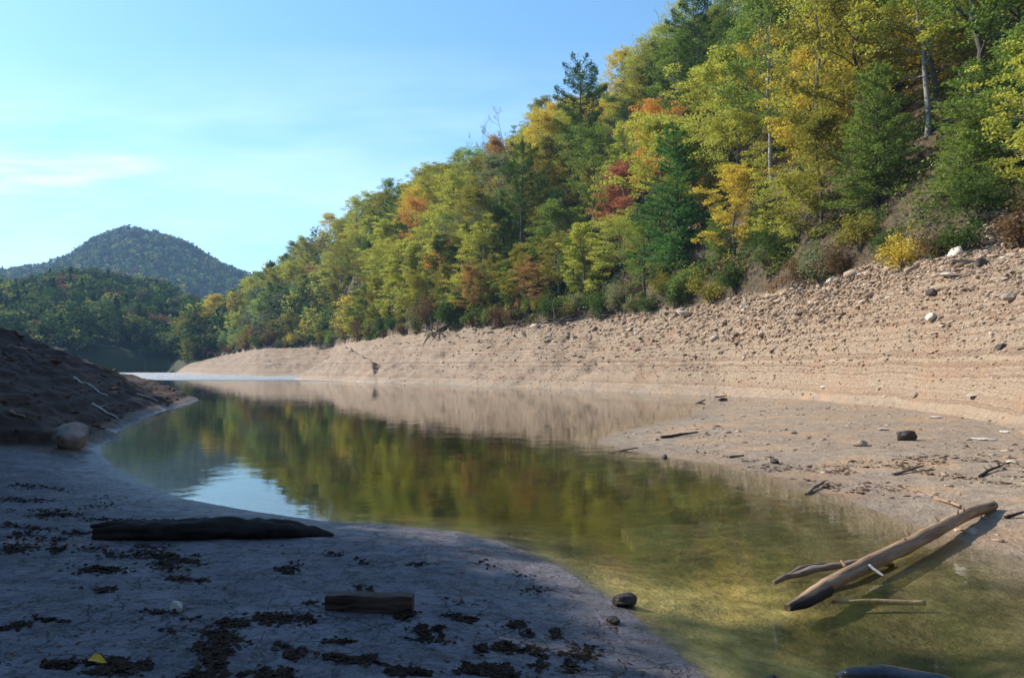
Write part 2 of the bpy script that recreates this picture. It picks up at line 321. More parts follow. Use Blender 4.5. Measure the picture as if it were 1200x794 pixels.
def leaf_mat(name, a, b, trans=.35):
    m, t, o = newmat(name)
    geo = t.nodes.new('ShaderNodeNewGeometry'); tcx = t.nodes.new('ShaderNodeTexCoord')
    r = geo.outputs['Random Per Island']; n = noise(t, tcx.outputs['Object'], .55, 3)
    f = mth(t, 'ADD', mth(t, 'MULTIPLY', r, .55), mth(t, 'MULTIPLY', ramp(t, n, [(.35, 0), (.65, 1)]), .45))
    c = mixc(t, f, a, b)
    d = N(t, 'ShaderNodeBsdfDiffuse'); L(t, c, d.inputs[0]); tr = N(t, 'ShaderNodeBsdfTranslucent'); L(t, mixc(t, 1.0, c, (1.25, 1.2, .6), 'MULTIPLY'), tr.inputs[0])
    mx = N(t, 'ShaderNodeMixShader', Fac=trans); L(t, d.outputs[0], mx.inputs[1]); L(t, tr.outputs[0], mx.inputs[2])
    L(t, mx.outputs[0], o.inputs[0]); return m
def far_leaf_mat():
    m, t, o = newmat('far_foliage')
    at = t.nodes.new('ShaderNodeAttribute'); at.attribute_name = 'zone'; geo = t.nodes.new('ShaderNodeNewGeometry')
    c = mixc(t, 1.0, at.outputs['Color'], ramp(t, geo.outputs['Random Per Island'], [(0, .7), (1, 1.3)]), 'MULTIPLY')
    d = N(t, 'ShaderNodeBsdfDiffuse'); L(t, c, d.inputs[0]); tr = N(t, 'ShaderNodeBsdfTranslucent'); L(t, c, tr.inputs[0])
    mx = N(t, 'ShaderNodeMixShader', Fac=.3); L(t, d.outputs[0], mx.inputs[1]); L(t, tr.outputs[0], mx.inputs[2])
    L(t, mx.outputs[0], o.inputs[0]); return m
def rough_mat(name, stops, scale=4, rough=.85, bump=.03, stretch=(1, 1, 1), fine=30, ang=0):
    m, t, o = newmat(name)
    tcx = t.nodes.new('ShaderNodeTexCoord'); P = mapping(t, mapping(t, tcx.outputs['Object'], rot=(0, 0, -ang)), stretch)
    n = noise(t, P, scale, 5, .65); n2 = noise(t, P, fine, 3, .6)
    c = ramp(t, mth(t, 'ADD', mth(t, 'MULTIPLY', n, .75), mth(t, 'MULTIPLY', n2, .25)), stops)
    bp = N(t, 'ShaderNodeBump', Strength=.8, Distance=bump); L(t, n, bp.inputs['Height'])
    b = N(t, 'ShaderNodeBsdfPrincipled', Roughness=rough); b.inputs['Specular IOR Level'].default_value = .25
    L(t, c, b.inputs['Base Color']); L(t, bp.outputs[0], b.inputs['Normal']); L(t, b.outputs[0], o.inputs[0]); return m
def rubble_mat():
    m, t, o = newmat('rubble')
    geo = t.nodes.new('ShaderNodeNewGeometry'); r = geo.outputs['Random Per Island']
    c = ramp(t, r, [(0, (.22, .15, .10)), (.3, (.34, .24, .165)), (.7, (.44, .325, .235)), (.92, (.50, .39, .29)), (.98, (.58, .49, .39))])
    n = noise(t, geo.outputs['Position'], 9, 4); c = mixc(t, 1.0, c, ramp(t, n, [(.3, .75), (.7, 1.1)]), 'MULTIPLY')
    b = N(t, 'ShaderNodeBsdfDiffuse'); L(t, c, b.inputs[0]); L(t, b.outputs[0], o.inputs[0]); return m

M_ground = ground_mat(); M_water = water_mat(); M_rub = rubble_mat(); M_far = far_leaf_mat()
M_bark = rough_mat('bark', [(.3, (.05, .04, .032)), (.7, (.15, .125, .10))], 2, .9, .03, (1, 1, .3))
M_palebark = rough_mat('pale_bark', [(.3, (.16, .14, .12)), (.7, (.40, .37, .33))], 2, .9, .03, (1, 1, .3))
M_greytwig = rough_mat('grey_twig', [(.3, (.10, .085, .08)), (.7, (.25, .22, .21))], 2)
FOL = {  # name: (materials a, b)
    'yellow-green': ((.20, .21, .045), (.36, .355, .09)), 'olive': ((.115, .115, .026), (.235, .205, .05)), 'green': ((.075, .12, .03), (.17, .21, .06)),
    'golden': ((.28, .21, .04), (.46, .37, .08)), 'orange': ((.32, .15, .045), (.44, .25, .08)), 'red': ((.20, .065, .055), (.32, .14, .10)),
    'russet': ((.19, .11, .05), (.33, .20, .09)), 'dark green': ((.03, .055, .018), (.065, .10, .028)), 'bluish green': ((.035, .09, .03), (.085, .17, .055)),
    'pale green': ((.15, .22, .08), (.27, .34, .14)), 'grey-green': ((.10, .115, .07), (.17, .18, .11)), 'brown': ((.07, .045, .03), (.14, .09, .055))}
FOL = {k: (tuple(min(.8, c * 1.75) for c in a), tuple(min(.8, c * 1.75) for c in b)) for k, (a, b) in FOL.items()}
LM = {k: leaf_mat('leaves_' + k.replace(' ', '_').replace('-', '_'), *v) for k, v in FOL.items()}

# ------------------------------------------------------------------ ground
ths = np.concatenate([np.arange(-180, -40, 2.0), np.arange(-40, -35, .4), np.arange(-35, 35, .075), np.arange(35, 40, .4), np.arange(40, 180, 2.0)])
rs = np.concatenate([[.6], np.exp(np.arange(0, math.log(16), .0125)), np.exp(np.arange(math.log(16), math.log(260), .0058)), np.exp(np.arange(math.log(260), math.log(9000), .0125))])
TH, RR = np.meshgrid(np.radians(ths), rs); X = (RR * np.sin(TH)).ravel(); Y = (RR * np.cos(TH)).ravel()
Zv, fo, mu, le, s2 = height(X, Y)
nr, ncol = RR.shape
idx = np.arange(nr * ncol).reshape(nr, ncol); nxt = np.roll(idx, -1, axis=1)
Q = np.stack([idx[:-1], nxt[:-1], nxt[1:], idx[1:]], -1).reshape(-1, 4)[:, ::-1]
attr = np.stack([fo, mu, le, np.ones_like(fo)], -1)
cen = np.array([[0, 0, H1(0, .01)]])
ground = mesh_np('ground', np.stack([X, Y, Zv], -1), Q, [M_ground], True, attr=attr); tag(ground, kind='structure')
# the small disc under the camera
k = ncol; vv = np.concatenate([np.stack([X[:k], Y[:k], Zv[:k]], -1), cen]); tri = np.stack([np.arange(k), np.full(k, k), (np.arange(k) + 1) % k], -1)
gd = mesh_np('mud', vv, tri, [M_ground], True, 3, attr=np.tile([0, 1, 0, 1], (k + 1, 1))); tag(gd, kind='structure')
# water: a closed body, its top at level 0
import bmesh
bm = bmesh.new(); bmesh.ops.create_cube(bm, size=1)
for v in bm.verts: v.co = Vector((v.co.x * 900, 215 + v.co.y * 480, -4.5 + v.co.z * 9))
me = bpy.data.meshes.new('water'); bm.to_mesh(me); me.materials.append(M_water); wob = link_obj('water', me); tag(wob, kind='structure')

# thin autumn haze over the valley
bm = bmesh.new(); bmesh.ops.create_cube(bm, size=1)
for v in bm.verts: v.co = Vector((v.co.x * 5200, 600 + v.co.y * 3000, 165 + v.co.z * 350))
me = bpy.data.meshes.new('haze'); bm.to_mesh(me)
hm_, ht, ho = newmat('haze'); pv = N(ht, 'ShaderNodeVolumePrincipled', Density=.00023); pv.inputs['Color'].default_value = (.42, .66, 1, 1)
L(ht, pv.outputs[0], ho.inputs['Volume']); me.materials.append(hm_); hz = link_obj('haze', me); tag(hz, kind='stuff')

# ------------------------------------------------------------------ tree building
def tube_np(pts, rad, n=6):
    pts = np.array(pts, float); m = len(pts); V = []; Fc = []
    for i in range(m):
        d = pts[min(i + 1, m - 1)] - pts[max(i - 1, 0)]; d = d / (np.linalg.norm(d) + 1e-9)
        a = np.cross(d, [0, 0, 1.0]) if abs(d[2]) < .9 else np.cross(d, [1.0, 0, 0]); a /= np.linalg.norm(a); b = np.cross(d, a)
        for j in range(n):
            t = 2 * math.pi * j / n; V.append(pts[i] + rad[i] * (math.cos(t) * a + math.sin(t) * b))
    for i in range(m - 1):
        for j in range(n): Fc.append((i * n + j, i * n + (j + 1) % n, (i + 1) * n + (j + 1) % n, (i + 1) * n + j))
    return np.array(V), np.array(Fc)
class Acc:
    def __init__(s): s.V = []; s.F = []; s.n = 0
    def add(s, V, Fc): s.V.append(V); s.F.append(np.asarray(Fc) + s.n); s.n += len(V)
    def get(s): return np.concatenate(s.V), np.concatenate(s.F)
def leaves(c, size, rg, flat=.5, long=.62, out=None):
    n = len(c); nz = rg.normal(size=(n, 3)); nz[:, 2] = np.abs(nz[:, 2]) + flat; nz /= np.linalg.norm(nz, axis=1)[:, None]
    a = rg.normal(size=(n, 3)) if out is None else out + .35 * rg.normal(size=(n, 3))
    a -= (a * nz).sum(1)[:, None] * nz; a /= np.linalg.norm(a, axis=1)[:, None]; b = np.cross(nz, a)
    s = (size * rg.uniform(.6, 1.35, n))[:, None]
    V = np.stack([c - a * s * .5, c + b * s * long * .5 + a * s * .08 - nz * s * .05, c + a * s * .55, c - b * s * long * .5 + a * s * .08 - nz * s * .05], 1).reshape(-1, 3)
    return V, np.arange(n * 4).reshape(n, 4)
def broadleaf(seed, h=13., cr=4., low=.25, nl=14, leafn=9000, ls=.27, dens=1., flatc=.48, spread=1.0):
    rg = np.random.default_rng(seed); T = Acc(); k = 9
    w = np.cumsum(rg.normal(0, .22, (k, 2)), axis=0); w -= w[0]
    tp = np.array([[w[i, 0], w[i, 1], h * .93 * i / (k - 1)] for i in range(k)])
    T.add(*tube_np(tp, [h * .0135 * (1 - .85 * i / (k - 1)) + .02 for i in range(k)], 7))
    cl = []
    for i in range(nl):
        t = low + (.97 - low) * (i + rg.uniform(0, .8)) / nl; p0 = np.array([np.interp(t * (k - 1), range(k), tp[:, j]) for j in range(3)]); 
        az = i * 2.4 + rg.uniform(-.5, .5); q = (t - low) / (1 - low)
        ln = cr * spread * (math.sin(math.pi * min(1, .22 + .80 * q)) ** .7 + .12) * rg.uniform(.75, 1.2); el = R(12 + 50 * q + rg.uniform(-8, 8))
        d = np.array([math.cos(az) * math.cos(el), math.sin(az) * math.cos(el), math.sin(el)]); pts = [p0]
        for s in range(4): pts.append(pts[-1] + (d + rg.normal(0, .12, 3)) * ln / 4); d = d + np.array([0, 0, .10]); d /= np.linalg.norm(d)
        r0 = h * .0055 * (1 - .5 * q); T.add(*tube_np(pts, [r0 * (1 - .8 * s / 4) for s in range(5)], 5))
        for s, fr in ((2, .75), (3, 1), (4, 1)):
            cl.append((pts[s], .8 + .5 * rg.random()))
            for b in range(2):
                dd = d + rg.normal(0, .7, 3); dd /= np.linalg.norm(dd); e = pts[s] + dd * ln * rg.uniform(.22, .45)
                T.add(*tube_np([pts[s], (pts[s] + e) / 2 + rg.normal(0, .05, 3), e], [r0 * .35, r0 * .25, .008], 4)); cl.append((e, .55 + .6 * rg.random()))
    cl.append((tp[-1] + [0, 0, .2], 1.0)); cl = [(p, s) for p, s in cl if rg.random() < dens]
    sz = np.array([s for _, s in cl]); ct = np.array([p for p, _ in cl]); pr = sz ** 2 / (sz ** 2).sum()
    ch = rg.choice(len(cl), leafn, p=pr); v = rg.normal(size=(leafn, 3)); v /= np.linalg.norm(v, axis=1)[:, None]
    v[:, 2] = np.where(rg.random(leafn) < .7, np.abs(v[:, 2]), v[:, 2]); rad = rg.random(leafn) ** .45
    sc = cr / 4.
    c = ct[ch] + v * (rad * sz[ch] * 1.0 * sc)[:, None] * np.array([1, 1, flatc])
    return T.get(), leaves(c, np.full(leafn, ls), rg)
def conifer(seed, h=14., cr=3., low=.06, levels=24, per=7, droop=-.05, n=220, ls=.34, irr=.2, top=.15, tuft=False):
    rg = np.random.default_rng(seed); T = Acc(); k = 6; w = np.cumsum(rg.normal(0, .06, (k, 2)), axis=0); w -= w[0]
    tp = np.array([[w[i, 0], w[i, 1], h * i / (k - 1)] for i in range(k)])
    T.add(*tube_np(tp, [h * .013 * (1 - .93 * i / (k - 1)) + .015 for i in range(k)], 7)); C = []; O = []
    for lv in range(levels):
        t = low + (.99 - low) * lv / levels; L_ = cr * ((1 - (t - low) / (1 - low)) ** .62 + top * .4)
        if tuft: L_ = cr * (math.sin(math.pi * min(1, .15 + .8 * (t - low) / (1 - low))) ** .6)
        for j in range(per):
            az = 2 * math.pi * j / per + lv * 1.1 + rg.uniform(-.3, .3); ln = L_ * rg.uniform(1 - irr, 1 + irr * .7)
            if rg.random() < irr * .5: continue
            z0 = h * t + rg.uniform(-.15, .15); x0 = [np.interp(t * (k - 1), range(k), tp[:, q]) for q in (0, 1)]
            d = np.array([math.cos(az), math.sin(az), droop + .35 * t]); p0 = np.array([x0[0], x0[1], z0]); p1 = p0 + d * ln * .5; p2 = p1 + (d + [0, 0, .22]) * ln * .5
            T.add(*tube_np([p0, p1, p2], [.012 * ln + .01, .008 * ln + .008, .006], 4))
            m = max(12, int(n * ln / cr)); s = rg.random(m) ** (.35 if tuft else .6); base = np.where(s[:, None] < .5, p0 + (p1 - p0) * s[:, None] * 2, p1 + (p2 - p1) * (s[:, None] * 2 - 1))
            lat = np.cross(d, [0, 0, 1]); wdt = ln * (.30 if tuft else .26) * np.sin(np.clip(s, .1, .95) * math.pi) ** .6
            c = base + lat * (rg.normal(0, .55, m) * wdt)[:, None] + np.array([0, 0, 1]) * rg.normal(0, .09 if not tuft else .2, m)[:, None]
            C.append(c); O.append(np.tile(d, (m, 1)) + lat * rg.normal(0, .5, m)[:, None])
    C = np.concatenate(C); O = np.concatenate(O)
    return T.get(), leaves(C, np.full(len(C), ls), rg, .6, .30, O)
def bare(seed, h=13., cr=3.5):
    rg = np.random.default_rng(seed); T = Acc()
    def grow(p, d, ln, r, lv):
        pts = [p]; 
        for s in range(4): d = d + rg.normal(0, .10, 3) + [0, 0, .05]; d = d / np.linalg.norm(d); pts.append(pts[-1] + d * ln / 4)
        T.add(*tube_np(pts, [r * (1 - .6 * s / 4) for s in range(5)], 5 if lv < 2 else 3))
        if lv >= 4: return
        for b in range(5 if lv == 0 else 3):
            i = rg.integers(2, 5); dd = d + rg.normal(0, .5, 3) + [0, 0, .2]; dd /= np.linalg.norm(dd); grow(pts[i], dd, ln * rg.uniform(.42, .62), max(r * .42, .012), lv + 1)
    grow(np.zeros(3), np.array([0, 0, 1.]), h * .55, h * .011, 0)
    V, Fc = T.get(); rgl = rg.normal(size=(500, 3)); ii = rg.integers(len(V) // 2, len(V), 500)
    return (V, Fc), leaves(V[ii] + rgl * .1, np.full(500, .16), rg)
def shrub(seed, h=2.2, cr=1.6, n=2600, ls=.15):
    rg = np.random.default_rng(seed); T = Acc(); ct = []
    for i in range(11):
        az = i * 2.4; d = np.array([math.cos(az) * .8, math.sin(az) * .8, .9 + rg.random() * .6]); e = d * h * rg.uniform(.35, .6) * [cr / h * 1.2, cr / h * 1.2, 1]
        T.add(*tube_np([[0, 0, -.2], e * .5 + rg.normal(0, .06, 3), e], [.035, .025, .012], 4)); ct.append(e); ct.append(e * .6 + rg.normal(0, .2, 3))
        for b in range(3):
            f = e + rg.normal(0, .4, 3); T.add(*tube_np([e, (e + f) / 2, f], [.012, .01, .006], 3)); ct.append(f)
    ct = np.array(ct); ch = rg.integers(0, len(ct), n); v = rg.normal(size=(n, 3)); v /= np.linalg.norm(v, axis=1)[:, None]
    c = ct[ch] + v * (rg.random(n) ** .5 * cr * .30)[:, None]; c[:, 2] = np.maximum(c[:, 2], .03)
    return T.get(), leaves(c, np.full(n, ls), rg)
PROTO = {}
def proto(name, data, tm=None):
    (tv, tf), (cv_, cf_) = data
    PROTO[name] = (mesh_np(name + '_trunk', tv, tf, [tm or M_bark], True, link=False), mesh_np(name + '_crown', cv_, cf_, [LM['green']], False, link=False), cv_, cf_)
for i in range(5): proto('broad%d' % i, broadleaf(11 + i, 13 + .6 * i, 4.3 + .3 * (i % 3), (.12, .2, .28, .08, .22)[i], (19, 17, 16, 20, 18)[i], 13000), M_palebark if i in (1, 4) else M_bark)
proto('tall0', broadleaf(31, 18, 4.3, .32, 18, 12000, .25, .95), M_palebark); proto('tall1', broadleaf(32, 19, 4.6, .36, 17, 11000, .25, .9), M_bark)
proto('sparse0', broadleaf(41, 14, 4.2, .25, 18, 5000, .22, .8), M_greytwig); proto('sparse1', broadleaf(42, 15, 3.8, .3, 17, 4000, .22, .7), M_greytwig)
proto('wide', broadleaf(43, 12, 5.0, .12, 18, 13000, .22, 1., .45, 1.1)); proto('bare0', bare(51), M_greytwig); proto('bare1', bare(52, 14), M_greytwig)
proto('fir', conifer(61, 15, 4.3, .03, 21, 8, -.06, 260, .32, .42)); proto('hemlock', conifer(62, 12, 3.6, .05, 20, 8, -.12, 230, .26, .35))
proto('pine', conifer(63, 19, 3.2, .42, 14, 5, .05, 260, .30, .45, tuft=True)); proto('cedar', conifer(64, 11, 2.3, .08, 22, 7, .02, 140))
for i in range(3): proto('shrub%d' % i, shrub(71 + i, 2.2 + .3 * i, 1.5 + .3 * i))
KN = {'broad': 'broadleaf tree', 'tall': 'tall slender broadleaf tree', 'sparse': 'thin-leaved tree', 'wide': 'wide-crowned tree', 'bare': 'bare leafless tree', 'fir': 'dense conifer', 'hemlock': 'spreading conifer', 'pine': 'tall pine', 'cedar': 'narrow conifer', 'shrub': 'shrub'}
ONAME = {'broad': 'broadleaf_tree', 'tall': 'broadleaf_tree', 'sparse': 'broadleaf_tree', 'wide': 'broadleaf_tree', 'bare': 'bare_tree', 'fir': 'conifer_tree', 'hemlock': 'conifer_tree', 'pine': 'pine_tree', 'cedar': 'conifer_tree', 'shrub': 'shrub'}
def kindof(p): return p.rstrip('0123456789')
def place(p, colr, x, y, s=1., sz=None, rz=None, z=None, tilt=0):
    k = kindof(p); o = empty(ONAME[k], (x, y, (H1(x, y) if z is None else z) - .15), rng.uniform(0, 6.28) if rz is None else rz)
    o.scale = (s, s, sz or s); o.rotation_euler[0] = tilt
    tn, cn = ('stem', 'foliage') if k == 'shrub' else ('trunk', 'crown')
    t = link_obj(tn, PROTO[p][0], o); c = link_obj(cn, PROTO[p][1], o)
    c.material_slots[0].link = 'OBJECT'; c.material_slots[0].material = LM[colr]
    return o
def proj(x, y, z):
    dy = y * cp + (z - CAMH) * sp_; dz = -y * sp_ + (z - CAMH) * cp
    return 600 + F * x / dy, 397 - F * dz / dy

VT = [143, 128, 22, 2]
#HEROES
PLACED = []   # (obj, proto, colour, u, depth class)
TOPH = {'pine': 19.2, 'bare0': 12.5, 'bare1': 13.5}
def hero(p, colr, u, D, s, label, sz=None, rz=None, cat='tree', group=None, vtop=None):
    if vtop is not None: s = (AT(u, vtop, D)[2] - H1((u - 600) / F * D, D)) / TOPH[p]; sz = s; s = s * .9
    x = (u - 600) / F * D; o = place(p, colr, x, D, s, sz, rz); tag(o, label, cat, group); PLACED.append((x, D)); return o
hero('fir', 'bluish green', 795, 82, 1.05, 'full bluish-green conifer reaching down to the bank, largest evergreen of the shore', rz=.3, group='trees along the shore')
hero('pine', 'dark green', 682, 130, 1.25, 'tall dark pine standing above the skyline with layered crown', rz=1, vtop=66, group='trees on the slope')
hero('broad1', 'red', 732, 103, .82, 'small crimson tree behind the front row, left of the bluish-green conifer', group='trees on the slope')
hero('broad0', 'orange', 519, 140, .72, 'bright orange-topped tree in the front rows above the muddy bank', group='trees along the shore')
hero('hemlock', 'green', 1030, 50.5, .82, 'broad feathery green conifer leaning over the stony bank on the right', group='trees along the shore')
hero('hemlock', 'green', 845, 73, .50, 'low feathery conifer just right of the bluish-green one', group='trees along the shore')
hero('broad0', 'orange', 240, 292, .42, 'small orange tree on the tip of the far point', group='trees along the shore')
for u_, D_, s_, lb in [(372, 238, .75, 'dark evergreen at the left end of the notch behind the headland'), (384, 232, .8, 'dark evergreen in the middle of the notch behind the headland'), (396, 226, .8, 'dark evergreen at the right end of the notch above the headland')]:
    hero('hemlock', 'dark green', u_, D_, s_, lb, group='trees along the shore')
hero('bare0', 'brown', 566, 222, 1.05, 'leafless grey tree on the skyline left of the tall pine', group='trees on the ridge', vtop=VT.pop(0))
hero('bare1', 'brown', 590, 214, .95, 'leafless grey tree on the skyline nearest the ridge gap', group='trees on the ridge', vtop=VT.pop(0))
hero('bare1', 'brown', 770, 166, 1.1, 'leafless twiggy tree on the skyline right of the tall pine', group='trees on the ridge', vtop=VT.pop(0))
hero('bare0', 'brown', 795, 163, 1.0, 'leafless twiggy tree where the ridge leaves the picture', group='trees on the ridge', vtop=VT.pop(0))
hero('tall1', 'green', 1158, 46, .95, 'tall dark-trunked tree rising out of the picture above the right bank', group='trees along the shore')
hero('tall0', 'yellow-green', 1092, 52, .80, 'pale-trunked yellow-green tree with bright spreading boughs above the right bank', group='trees along the shore')
hero('broad3', 'red', 1092, 78, .95, 'red-topped tree high on the slope near the right edge', group='trees on the slope')
hero('wide', 'yellow-green', 730, 95, .62, 'bushy yellow-green tree at the bank directly left of the bluish-green conifer', group='trees along the shore')
hero('wide', 'golden', 960, 74, .85, 'golden spreading tree glowing above the broad feathery conifer', group='trees on the slope')

sites = []
rg = np.random.default_rng(5)
cell = {}
def okd(x, y, dmin):
    k = (int(x // 8), int(y // 8))
    for i in (-1, 0, 1):
        for j in (-1, 0, 1):
            for (a, b) in cell.get((k[0] + i, k[1] + j), ()):
                if (a - x) ** 2 + (b - y) ** 2 < dmin * dmin: return False
    cell.setdefault(k, []).append((x, y)); return True
for x, y in PLACED: okd(x, y, 0)
CLEAR = [((682 - 600) / F * 130, 130, 4.2), ((795 - 600) / F * 82, 82, 3.6), ((1030 - 600) / F * 50.5, 50.5, 3.0), ((732 - 600) / F * 103, 103, 2.5), ((519 - 600) / F * 140, 140, 2.5), ((730 - 600) / F * 95, 95, 2.8)]
def add_site(t, r, dmin):
    x = r * math.sin(R(t)); y = r * math.cos(R(t))
    for hx, hy, hr in CLEAR:
        hd = math.hypot(hx, hy); al = (x * hx + y * hy) / hd; pe = abs(x * hy - y * hx) / hd
        if pe < hr * al / hd + 1.2 and -9 < al - hd < 2.5 and al < hd + 2.5: return
    if okd(x, y, dmin): sites.append((x, y, t, r))
for pas, (q0, q1, nn, dm) in enumerate(((.0, .035, 3000, 3.0), (.03, .16, 9000, 4.0), (.15, 1.06, 80000, 4.5))):
    tt = rg.uniform(-24.0, 35.0, nn); qq = rg.uniform(q0, q1, nn)
    for t, q in zip(tt, qq):
        b = np.interp(t, th, rT); c = np.interp(t, th, rc)
        if np.interp(t, th, zT) < 2: continue
        r = b + .8 + q * (c - b)
        # weigh by area
        if pas == 2 and rg.random() > r / 260: continue
        add_site(t, r, dm)
S = np.array(sites); Zs = height(S[:, 0], S[:, 1])[0]
SITE = []
def u_of(x, y): return 600 + F * x / y
for i, (x, y, t, r) in enumerate(sites):
    b = np.interp(t, th, rT); c = np.interp(t, th, rc); q = (r - b) / (c - b); n = float(fbm(np.array([x]), np.array([y]), 22, 3)[0])
    rr_ = rg.random()
    if q < .06: p = rg.choice(['broad0', 'broad3', 'wide', 'hemlock', 'broad1', 'cedar'], p=[.25, .27, .2, .12, .1, .06]); s = rg.uniform(.48, .78)
    else:
        p = rg.choice(['broad0', 'broad1', 'broad2', 'broad3', 'broad4', 'tall0', 'tall1', 'sparse0', 'sparse1', 'pine', 'bare1', 'hemlock', 'wide'], p=[.10, .10, .09, .10, .11, .11, .10, .09, .07, .03, .03, .03, .04]); s = rg.uniform(.72, 1.08)
    if q > .85 and rg.random() < .25: p = 'bare0'
    far = r > 190
    pal = ['yellow-green', 'olive', 'green', 'golden', 'orange', 'red', 'russet', 'dark green', 'pale green', 'grey-green']
    w = np.array([.40, .22, .15, .06, .006, .006, .025, .03, .06, .05])
    if n > .2: w[3] += .06; w[0] += .12
    if n < -.15: w[1] += .15; w[2] += .12
    if far: w[1] += .15; w[7] += .06; w[0] -= .05
    if r < 95 and u_of(x, y) > 700: w[4] = w[5] = w[6] = .004; w[8] = .02
    w /= w.sum(); colr = rg.choice(pal, p=w)
    if p in ('pine',): colr = 'dark green'
    if p in ('hemlock', 'cedar'): colr = rg.choice(['green', 'dark green', 'bluish green'], p=[.5, .35, .15])
    if p.startswith('bare'): colr = 'brown'
    if t < th_u(300) and q < .3: s *= .8
    SITE.append((str(p), str(colr), x, y, float(Zs[i]), s, q, r))
HIDE = set([110,118,121,131,137,138,140,143,144,153,157,165,167,171,172,180,189,190,197,198,199,203,204,212,214,220,223,224,238,242,243,246,247,249,251,253,258,260,273,277,279,284,290,312,317,320,329,340,345,356,362,365,367,368,373,376,380,381,382,390,391,393,396,401,403,405,407,411,416,430,435,438,442,444,447,450,455,467,471,479,482,485,487,490,496,503,506,508,514,525,529,530,531,532,533,535,538,539,541,545,546,553,567])   # trees the picture shows nothing of
vis = [i for i in range(len(SITE)) if i not in HIDE]
size = sorted(vis, key=lambda i: -SITE[i][5] * (1 if SITE[i][0][0] != 't' else 1.3) / SITE[i][7])
NEAR = set(size[:275])
ORD = ['first', 'second', 'third', 'fourth', 'fifth', 'sixth', 'seventh', 'eighth', 'ninth', 'tenth', 'eleventh', 'twelfth', 'thirteenth', 'fourteenth', 'fifteenth', 'sixteenth', 'seventeenth', 'eighteenth', 'nineteenth', 'twentieth', 'twenty-first', 'twenty-second', 'twenty-third', 'twenty-fourth', 'twenty-fifth', 'twenty-sixth']
GR = {}
for i in sorted(NEAR):
    p, colr, x, y, z, s, q, r = SITE[i]; u, v = proj(x, y, z)
    row = 'at the bank edge' if q < .045 else 'in the second row' if q < .13 else 'on the lower slope' if q < .28 else 'on the middle slope' if q < .5 else 'high on the slope'
    sec = 'by the far point' if u < 420 else 'above the cove' if u < 660 else 'near the bluish conifer' if u < 900 else 'over the stony bank'
    o = place(p, colr, x, y, s, s * rg.uniform(.92, 1.12), z=z); o['site'] = i; GR.setdefault((colr, kindof(p), row, sec), []).append((u, o))
for (colr, k, row, sec), lst in GR.items():
    lst.sort(key=lambda a: a[0]); n = len(lst)
    for j, (u, o) in enumerate(lst):
        base = f"{colr + ' ' if k != 'bare' else ''}{KN[k]} {row} {sec}"
        if n > 1: base += ', ' + ('leftmost such' if j == 0 else 'rightmost such' if j == n - 1 else ORD[j] + ' from left')
        tag(o, base, 'tree', {'at the bank edge': 'trees along the shore', 'in the second row': 'trees along the shore'}.get(row, 'trees on the slope'))

# everything farther: one mass of trees per hill
def crowd(name, pts, quads, leaf, label, parent=None, shape='round'):
    rg = np.random.default_rng(len(pts)); n = len(pts); P = np.array([p[:3] for p in pts]); hh = np.array([p[3] for p in pts]); cc = np.array([p[4] for p in pts]); con = np.array([p[5] for p in pts])
    # every tree: several lobes, leaf clumps on their shells
    nlb = 7; lob = rg.normal(size=(n, nlb, 3)); lob /= np.linalg.norm(lob, axis=2)[..., None]; lob *= np.array([.24, .24, .25]) * rg.uniform(.6, 1.2, (n, nlb, 1))
    lob[..., 2] += .60; li = rg.integers(0, nlb, (n, quads)); v = rg.normal(size=(n, quads, 3)); v /= np.linalg.norm(v, axis=2)[..., None]
    v[..., 2] = np.where(rg.random((n, quads)) < .6, np.abs(v[..., 2]), v[..., 2])
    c = np.take_along_axis(lob, li[..., None].repeat(3, 2), 1) + v * np.array([.17, .17, .15]) * rg.random((n, quads, 1)) ** .4
    tt = rg.random((n, quads)) ** .7; az = rg.uniform(0, 6.28, (n, quads)); rad = .22 * (1 - tt) * (.6 + .5 * rg.random((n, quads)))
    cone = np.stack([np.cos(az) * rad, np.sin(az) * rad, .12 + tt * .95], -1); c = np.where(con[:, None, None] > 0, cone, c)
    c = (P[:, None, :] + c * hh[:, None, None]).reshape(-1, 3)
    V, Fc = leaves(c, np.full(len(c), leaf), rg, .5, .8); colv = np.repeat(np.concatenate([cc, np.ones((n, 1))], 1), quads * 4, axis=0)
    return V, Fc, colv
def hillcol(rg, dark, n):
    base = np.array([(.06, .11, .028), (.035, .07, .025), (.13, .18, .045), (.22, .26, .06), (.30, .30, .07), (.30, .11, .06), (.18, .12, .07)])  # paler tree colours are raised to stand for sunlit crowns
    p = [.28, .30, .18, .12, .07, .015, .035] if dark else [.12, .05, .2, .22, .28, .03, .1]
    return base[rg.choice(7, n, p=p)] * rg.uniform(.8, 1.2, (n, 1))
rs_ = np.random.default_rng(77); SHR = {}; u = 232.0; k = 0
while u < 1240:
    t = th_u(u); b = np.interp(t, th, rT); r = b + rs_.uniform(-1.2, 1.0); x = r * math.sin(R(t)); y = r * math.cos(R(t))
    w1_ = float(fbm(np.array([x]), np.array([y]), 14, 4)[0]); r -= w1_ * 3.5; x = r * math.sin(R(t)); y = r * math.cos(R(t))
    sc = rs_.uniform(.75, 1.35) * (1.5 if y > 120 else 1.0) * (.8 if y < 50 else 1)
    colr = str(rs_.choice(['dark green', 'brown', 'olive', 'grey-green', 'green', 'golden'], p=[.34, .22, .16, .12, .1, .06]))
    o = place('shrub%d' % (k % 3), colr, x, y, sc, sc * rs_.uniform(.8, 1.3)); sec = 'by the far point' if u < 420 else 'above the cove' if u < 660 else 'near the bluish conifer' if u < 900 else 'over the stony bank'
    o['sh'] = k; SHR.setdefault((colr, sec), []).append((u, o)); k += 1; u += sc * 2.1 * F / y * rs_.uniform(.55, 1.0)
